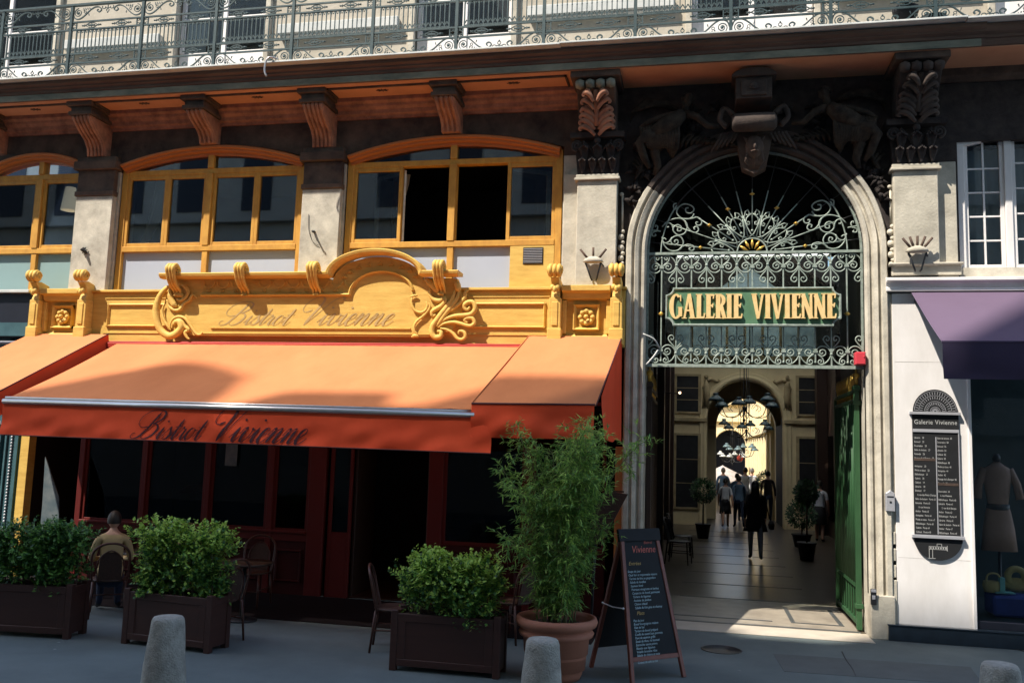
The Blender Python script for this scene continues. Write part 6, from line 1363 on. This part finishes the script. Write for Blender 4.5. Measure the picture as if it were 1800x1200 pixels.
# planter boxes
def planter():
    g = thing('planter_box', 'x', 'planter', (0, 0, 0), world=False); L_, D_, H = 1.14, .36, .58
    for sx in (-1, 1):
        for sy in (-1, 1): k = MB(); k.box(sx*(L_/2-.03)-.035, sx*(L_/2-.03)+.035, sy*(D_/2-.03)-.035, sy*(D_/2-.03)+.035, 0, H+.02); k.build('corner_post', 'planter_wood', g, .004)
    for sy in (-1, 1):
        k = MB(); y = sy*(D_/2-.02); k.box(-L_/2+.065, L_/2-.065, y-.012, y+.012, .05, H-.02); k.box(-L_/2+.066, L_/2-.066, y-.022, y+.022, H-.09, H-.01); k.box(-L_/2+.066, L_/2-.066, y-.022, y+.022, .05, .12)
        k.box(-L_/2+.066, -L_/2+.15, y-.021, y+.021, .12, H-.09); k.box(L_/2-.15, L_/2-.066, y-.021, y+.021, .12, H-.09); k.build('long_panel', 'planter_wood', g, .004)
    for sx in (-1, 1): k = MB(); x = sx*(L_/2-.02); k.box(x-.012, x+.012, -D_/2+.065, D_/2-.065, .05, H-.02); k.box(x-.02, x+.02, -D_/2+.066, D_/2-.066, H-.09, H-.01); k.build('end_panel', 'planter_wood', g, .004)
    k = MB(); k.box(-L_/2+.06, L_/2-.06, -D_/2+.04, D_/2-.04, .3, H-.05); k.build('soil', 'soil', g)
    return g
pl = planter(); pl['group'] = 'dark wooden planter boxes along the terrace'
spec = [((-2.52, -3.46), 0.5, 'dark wooden planter box in the middle of the photo, beside the terracotta pot'), ((-5.68, -3.40), -6, 'dark wooden planter box behind the left concrete bollard'), ((-7.50, -3.44), 6, 'dark wooden planter box at the left edge of the photo')]
for i, (p_, r, lab) in enumerate(spec):
    if i == 0: pl.location = (*p_, 0); pl.rotation_euler = (0, 0, rad(r)); pl['label'] = lab
    else: dup(pl, (*p_, 0), rad(r), lab)
def leafcloud(seed, L_, D_, H, n, mats, lsz, zb, tall=1, sprigs=26, pair=True):
    rnd = random.Random(seed); m = MB()
    def leaf(p, d, sz):
        up = Vector((rnd.uniform(-.4, .4), rnd.uniform(-.4, .4), 1)).normalized(); s_ = d.cross(up)
        if s_.length < .01: return
        s_.normalize(); s_ *= sz*.36; tip = p+d*sz; mid = p+d*sz*.45+up.cross(s_).normalized()*0
        m.cur = rnd.choices(range(len(mats)), weights=[4, 3, 2][:len(mats)])[0]
        if mats[-1] == 'leaf_c' and rnd.random() < max(0, (p.z-zb)/H-.35)*1.1: m.cur = len(mats)-1  # paler leaves weighted to the top: daylight put into the leaf colour
        m.add([p, mid+s_-Vector((0, 0, sz*.05)), tip, mid-s_-Vector((0, 0, sz*.05))], [(0, 1, 2, 3)], True)
    lumps = [(rnd.uniform(-L_/2*.8, L_/2*.8), rnd.uniform(-D_/2*.6, D_/2*.6), zb+rnd.uniform(.08, 1)**1.1*H*.84, rnd.uniform(.09, .22)) for _ in range(30)]
    tw = []
    for x, y, z, r in lumps:
        for _ in range(n//30):
            d = Vector((rnd.gauss(0, 1), rnd.gauss(0, 1), rnd.gauss(.25, .9))).normalized(); p = Vector((x, y, z))+d*r*rnd.uniform(.45, 1.05)
            if p.z < zb-.06: continue
            tw.append((p, (d+Vector((0, 0, .5))).normalized(), rnd.randint(5, 9), rnd.uniform(.08, .16)))
    for _ in range(sprigs):
        x = rnd.uniform(-L_/2, L_/2); p = Vector((x*1.05, rnd.uniform(-D_/2, D_/2), zb+H*rnd.uniform(.55, .8))); tw.append((p, Vector((x*.9+rnd.uniform(-.3, .3), rnd.uniform(-.5, .3), rnd.uniform(.4, 1.3))).normalized(), 11, rnd.uniform(.14, .26)))
    for p, d, k_, ln in tw:
        sd = d.orthogonal().normalized(); q_ = Matrix.Rotation(rnd.uniform(0, 6.28), 3, d); sd = q_ @ sd
        for j in range(k_):
            t = j/k_; c = p+d*ln*t-Vector((0, 0, .04*t*t)); s_ = 1 if j % 2 else -1
            leaf(c, (sd*s_+d*.6+Vector((0, 0, rnd.uniform(-.2, .2)))).normalized(), lsz*rnd.uniform(.6, 1.45)*(1-.25*t))
    return m
def shrub(seed, loc, rz, lab, H=.52, mats=('leaf_a', 'leaf_b', 'leaf_c'), L_=1.05, n=500, spr=30):
    g = thing('shrub', lab, 'shrub', (loc[0], loc[1], 0), 'leafy shrubs growing in the planter boxes', world=False, rz=rz)
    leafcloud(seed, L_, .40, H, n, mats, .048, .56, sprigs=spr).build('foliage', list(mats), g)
    rnd = random.Random(seed); k = MB()
    for i in range(9):
        x = -L_/2+.1+(L_-.2)*i/8; k.tube(cr([(x, 0, .5), (x+rnd.uniform(-.05, .05), rnd.uniform(-.05, .05), .68), (x+rnd.uniform(-.1, .1), rnd.uniform(-.1, .1), .56+H*.8)], 3), [.011, .010, .009, .008, .006, .005, .003], 5)
    k.build('stems', 'bark', g)
shrub(3, spec[0][0], 0, 'bright green clipped shrub in the middle planter box', .58, n=1900, spr=44)
shrub(11, spec[1][0], rad(-6), 'loose green shrub with long sprigs in the planter behind the left bollard', .76, n=1900, spr=90)
shrub(23, spec[2][0], rad(6), 'dark green shrub in the leftmost planter box', .70, ('leaf_b', 'leaf_a', 'leaf_a'), 1.2, 1900, 80)
# bamboo in a terracotta pot
px_, py_ = -1.42, -3.36
g = thing('terracotta_pot', 'big terracotta pot with rolled rim holding the bamboo', 'pot', (px_, py_, 0))
k = MB(); k.lathe([(0, 0), (.245, 0), (.27, .05), (.315, .24), (.318, .25), (.325, .252), (.335, .40), (.37, .42), (.385, .45), (.37, .475), (.355, .48), (.365, .50), (.405, .52), (.42, .56), (.405, .60), (.375, .605), (.36, .56), (.35, .5), (.33, .47), (.30, .1)], (px_, py_, 0), 40); k.build('body', 'terracotta', g)
k = MB(); k.lathe([(.0, .50), (.35, .50), (.35, .51), (0, .54)], (px_, py_, 0), 24); k.build('soil', 'soil', g)
rnd = random.Random(5); bm_ = MB(); st = MB()
for i in range(34):
    a = rnd.uniform(0, 6.28); r0 = rnd.uniform(0, .2); hgt = rnd.uniform(.8, 2.05); out = rnd.uniform(.05, .85)
    p0 = Vector((px_+r0*cos(a), py_+r0*sin(a), .5)); d = Vector((cos(a), sin(a)*.6, 0))
    if d.x < 0: out *= .8
    if i % 2 == 0: d = Vector((abs(d.x)*.9+.35, d.y, 0)); hgt = max(hgt, 1.45)+.05; out = rnd.uniform(.2, .68)
    pts = cr([p0, p0+Vector((0, 0, hgt*.35))+d*out*.12, p0+Vector((0, 0, hgt*.75))+d*out*.42, p0+Vector((0, 0, hgt))+d*out*.85], 6)
    st.tube(pts, [.008*(1-.7*j/18) for j in range(len(pts))], 5)
    for j in range(3, len(pts)):
        for _ in range(5 if j < 12 else 7):
            b0 = pts[j]; bd = Vector((rnd.gauss(0, 1), rnd.gauss(0, 1), rnd.gauss(.25, .6))).normalized(); bl = rnd.uniform(.06, .30)*(1 if j > 5 else .7); e = b0+bd*bl
            st.tube([b0, e], [.002, .001], 3)
            for _q in range(rnd.randint(6, 10)):
                o_ = b0+bd*bl*rnd.uniform(.3, 1); ld = (bd*.8+Vector((rnd.gauss(0, .8), rnd.gauss(0, .8), rnd.gauss(-.15, .6)))).normalized(); L_ = rnd.uniform(.05, .10)
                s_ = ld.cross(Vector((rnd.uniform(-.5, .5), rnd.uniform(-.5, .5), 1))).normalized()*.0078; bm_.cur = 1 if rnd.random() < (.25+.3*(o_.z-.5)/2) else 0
                bm_.add([o_, o_+ld*L_*.35+s_, o_+ld*L_-Vector((0, 0, L_*.15)), o_+ld*L_*.35-s_], [(0, 1, 2, 3)], True)
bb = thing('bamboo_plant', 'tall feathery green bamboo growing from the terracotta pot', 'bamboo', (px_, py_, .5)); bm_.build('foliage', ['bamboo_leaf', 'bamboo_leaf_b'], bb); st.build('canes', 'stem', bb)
# woven hanging screen behind the bamboo
q = at(1070, 905, -1.2)
wp_ = [at(a_, c_, -1.2) for a_, c_ in ((1034, 962), (1066, 940), (1084, 905), (1104, 868), (1062, 862), (1040, 905))]
k = MB(); k.prism([(p_.x, p_.z) for p_ in wp_], -1.22, -1.18)
for i in range(14): t = i/13; k.box(wp_[0].x+(wp_[4].x-wp_[0].x)*t+.01, wp_[1].x-.02+(wp_[3].x-wp_[1].x)*t-.03, -1.225, -1.221, wp_[0].z+(wp_[4].z-wp_[0].z)*t-.012, wp_[0].z+(wp_[4].z-wp_[0].z)*t+.008)
ws = thing('woven_screen', 'brown woven screen leaning behind the bamboo beside the left jamb', 'screen', (q.x, -1.2, 0)); k.build('panel', 'weave', ws); k = MB(); k.tube([(q.x-.2, -1.2, 0), (q.x-.15, -1.2, q.z)], .018, 6); k.build('leg', 'iron_black', ws)
# bollards
def bollard(loc, lab, first=None):
    if first: return dup(first, loc, random.random()*6, lab)
    g = thing('bollard', lab, 'bollard', loc, 'stubby concrete bollards along the kerb', world=False)
    m = MB(); n = 40; prof = [(.205-.066*z/.69, z) for z in [.69*i/16 for i in range(17)]]+[(.136, .705), (.130, .722), (.118, .735), (.08, .742), (.04, .745), (0, .746)]
    m.lathe(prof, (0, 0, 0), n); o = m.build('body', 'concrete', g)
    for v in o.data.vertices:
        a = math.atan2(v.co.y, v.co.x); f_ = 1+.012*sin(3*a+v.co.z*9)+.008*sin(7*a-v.co.z*14)+random.uniform(-.008, .008); v.co.x *= f_; v.co.y *= f_
    return g
b0 = bollard((-4.53, -5.39, 0), 'left concrete bollard, in front of a planter box'); bollard((-1.26, -5.12, 0), 'middle concrete bollard, in front of the terracotta pot', b0); bollard((2.31, -4.73, 0), 'right concrete bollard, in front of the white shop wall', b0)
# A-frame menu board
mb_ = thing('menu_board', 'wooden A-frame chalkboard menu headed Vivienne', 'menu board', (0, 0, 0), world=False)
bl, br_ = Vector((-.66, -3.37, 0)), Vector((-.13, -2.90, 0)); ex = (br_-bl).normalized(); W0 = (br_-bl).length; nrm = Vector((ex.y, -ex.x, 0)); lean = Vector((-nrm.x*.36, -nrm.y*.36, 1.40)); hgt = lean.length; ez = lean.normalized(); ey = ez.cross(ex)
M_ = Matrix.Translation(bl+ex*W0/2) @ Matrix(((ex.x, ey.x, ez.x, 0), (ex.y, ey.y, ez.y, 0), (ex.z, ey.z, ez.z, 0), (0, 0, 0, 1)))
mb_.location = (0, 0, 0)
def bx(n, m, x0, x1, y0, y1, z0, z1, bev=.004):
    k = MB(); k.box(x0, x1, y0, y1, z0, z1); o = k.build(n, m, mb_, bev); o.data.transform(M_); return o
w = W0/2; t_ = .10
def taper(n, s):
    k = MB(); k.prism([(s*w, 0), (s*(w-.045), 0), (s*(w-t_-.045), hgt-.03), (s*(w-t_), hgt-.03)], -.018, .018); o = k.build(n, 'red_frame', mb_, .004); o.data.transform(M_)
mat('red_frame', (.20, .055, .035), .5, .2, 5, col2=(.13, .035, .022))
taper('leg', -1); taper('leg', 1)
k = MB(); k.prism([(-w+.05, .24), (w-.05, .24), (w-t_-.005, hgt-.04), (-w+t_+.005, hgt-.04)], -.006, .006); o = k.build('front_board', 'black_board', mb_); o.data.transform(M_)
bx('crossbar', 'red_frame', -w+.06, w-.06, -.014, .012, .20, .245); bx('top_board', 'black_board', -w+t_-.02, w-t_+.02, -.022, .016, hgt-.055, hgt+.075)
T_ = lambda x, z: M_ @ Matrix.Translation((x, -.008, z)) @ FRONT
text('heading', 'Vivienne', .105, 'chalk_pink', mb_, T_(.03, hgt-.175), .0005, .25, 'CENTER', .88); text('heading', 'Bistrot', .045, 'chalk_pink', mb_, T_(.10, hgt-.085), .0005, .25, 'CENTER', .9)
text('chalk_heading', 'Entrées', .052, 'chalk_gold', mb_, T_(-.19, hgt-.30), .0005, .3); text('chalk_heading', 'Plats', .052, 'chalk_gold', mb_, T_(-.17, hgt-.80), .0005, .3)
LN = ['Soupe du jour', 'Oeuf dur et mayonnaise maison', 'Terrine de foie au gingembre', 'Salade de lentilles', 'Saumon fumé', 'Poireaux vinaigrette et herbes', 'Carpaccio de boeuf, parmesan', 'Tartare de légumes', 'Assiette de jambon', 'Chèvre chaud', 'Salade de foie gras et chutney']
for i, l in enumerate(LN): text('chalk_line', l, .034, 'chalk_white', mb_, T_(-.215+.0035*i, hgt-.375-.0365*i), .0004, .25, 'LEFT', .86)
LN = ['Plat du jour', 'Boeuf bourguignon maison', 'Filet de bar', 'Tartare de boeuf préparé', 'Confit de canard aux pommes', 'Pavé de saumon grillé', 'Steak de thon, riz basmati', 'Entrecôte sauce poivre', 'Risotto aux légumes', 'Volaille fermière rôtie', 'Salade de chèvre et noix', 'Tarte du moment et glace', 'Crème de café au lait']
for i, l in enumerate(LN): text('chalk_line', l, .034, 'chalk_white', mb_, T_(-.225-.001*i, hgt-.865-.0335*i), .0004, .25, 'LEFT', .86)
M2_ = M_.copy(); bk = bl-nrm*.72; lean2 = Vector((nrm.x*.36, nrm.y*.36, 1.40)); ez2 = lean2.normalized(); ey2 = ez2.cross(ex)
M2_ = Matrix.Translation(bk+ex*W0/2) @ Matrix(((ex.x, ey2.x, ez2.x, 0), (ex.y, ey2.y, ez2.y, 0), (ex.z, ey2.z, ez2.z, 0), (0, 0, 0, 1)))
for s in (-1, 1): k = MB(); k.prism([(s*w, 0), (s*(w-.045), 0), (s*(w-t_-.045), hgt-.03), (s*(w-t_), hgt-.03)], -.018, .018); o = k.build('leg', 'red_frame', mb_, .004); o.data.transform(M2_)
k = MB(); k.prism([(-w+.04, .22), (w-.04, .22), (w-t_, hgt-.05), (-w+t_, hgt-.05)], -.008, .008); o = k.build('rear_board', 'black_board', mb_); o.data.transform(M2_)
a = M_ @ Vector((-w+.03, 0, .72)); c = M2_ @ Vector((-w+.03, 0, .72)); k = MB(); k.tube([a, (a+c)/2-Vector((0, 0, .015)), c], .006, 5); k.ball(a, .012); k.ball(c, .012); k.build('stay_cord', 'white_paint', mb_)
# topiary and pots in the passage
def topiary(x, y, H, r, lab, seed, pr=.2, ph=.36, mt='iron_black'):
    g = thing('potted_tree', lab, 'potted plant', (x, y, 0)); k = MB(); k.lathe([(0, 0), (pr*.72, 0), (pr, ph), (pr*1.08, ph), (pr*1.08, ph+.03), (pr*.9, ph+.03), (0, ph-.02)], (x, y, 0), 20); k.build('pot', mt, g)
    k = MB(); k.tube([(x, y, ph-.05), (x+.01, y, H-r)], .018, 7); k.build('trunk', 'bark', g); rn = random.Random(seed); m = MB()
    for _ in range(1100):
        d = Vector((rn.gauss(0, 1), rn.gauss(0, 1), rn.gauss(0, 1))).normalized(); p = Vector((x, y, H-r*.5))+d*r*rn.uniform(.6, 1.12); ld = (d+Vector((rn.gauss(0, .6), rn.gauss(0, .6), rn.gauss(0, .6)))).normalized(); s_ = ld.orthogonal().normalized()*.02; m.cur = rn.randint(0, 1)
        m.add([p, p+ld*.03+s_, p+ld*.07, p+ld*.03-s_], [(0, 1, 2, 3)])
    m.build('crown', ['leaf_dark', 'leaf_b'], g)
q = at(1236, 868, 12.5); topiary(q.x, 12.5, q.z+.25, .30, 'potted tree with a leafy crown on the left side of the passage', 2)
topiary(2.35, 8.6, 1.62, .24, 'potted tree with a small round crown on the right side of the passage', 4); q = at(1402, 925, 11.5); topiary(q.x+.1, 11.5, 1.0, .34, 'low dark bushy plant behind the round-crowned tree in the passage', 6, .24, .30)
q = at(1348, 862, 21.5); topiary(q.x, 21.5, 1.55, .34, 'sunlit green bush at the edge of the bright gallery', 8)
# buildings on the other side of the street: their roofs and an added slatted screen throw the shade seen on awnings and pavement
OY = -17.0
def sh(X0, z0, Y=OY): return (X0+Y*1.0, z0-Y*2.1)
sil = [(-16, -3.0), (-7.1, -2.6), (-6.75, -1.3), (-6.7, .6), (-6.45, 1.35), (-5.95, 1.2), (-5.2, .6), (-4.6, .0), (-3.95, -1.4), (-3.45, -2.6), (-3.2, -2.6), (-3.35, -1.6), (-3.15, -1.32), (-1.8, -1.2), (-1.3, -2.3), (-.95, -2.3), (-.93, -.18), (.62, -.2), (.66, -1.1), (2.15, -1.1), (2.2, .15), (4.42, .2), (4.45, 4.9), (7, 5.0), (7.2, 1), (16, 1)]
O = thing('opposite_building', 'stone building across the street, behind the viewer, with an uneven roofline and an added slatted screen', 'building', (0, OY, 0))
import bisect
def zsil(X0):
    for (a, c), (d, e) in zip(sil, sil[1:]):
        if a <= X0 <= d: return c+(e-c)*(X0-a)/max(1e-6, d-a)
    return -2.6
k = MB(); X0 = -12.0
while X0 < .62:
    t_ = max(zsil(X0), -2.6); p_ = sh(X0, t_); q_ = sh(X0, -3.9); k.box(p_[0]-.033, p_[0]+.033, OY-.03, OY, q_[1], p_[1]); X0 += .115
k.build('shade_slats', 'far_wall', O)  # added slats that pass about half the sun to awnings and valance
sil = [(-16, -3.6), (.60, -3.6)]+[q for q in sil if q[0] > .61]
pl_ = [sh(a, c) for a, c in sil]; fixed = []
for i, p_ in enumerate(pl_):
    if fixed and p_[0] <= fixed[-1][0]: p_ = (fixed[-1][0]+.01, p_[1])
    fixed.append(p_)
mr = max(20, 0)
k = MB(); k.prism([(fixed[0][0]-14, 0)]+[(fixed[0][0]-14, fixed[0][1])]+fixed+[(fixed[-1][0]+20, fixed[-1][1]), (fixed[-1][0]+20, 0)], OY-.8, OY); k.build('wall', 'far_wall', O)
for fl in range(5):
    for i in range(26):
        x = -44+i*2.7; z = 3.6+fl*3.6; m = MB(); m.box(x, x+1.2, OY+.001, OY+.04, z, z+2.3); f_ = m.build('window', 'navy_paint', O)
        if fl*26+i > 95: break
for fl in range(5): m = MB(); m.box(-46, 44, OY, OY+.35, 3.1+fl*3.6, 3.3+fl*3.6); m.build('string_course', 'far_wall', O)
S.cycles.max_bounces = 10; S.cycles.diffuse_bounces = 5; S.cycles.transparent_max_bounces = 12; S.cycles.caustics_reflective = False; S.cycles.caustics_refractive = False
S.cycles.sample_clamp_indirect = 6
for o in list(COL.objects):
    if 'wld' in o: del o['wld']
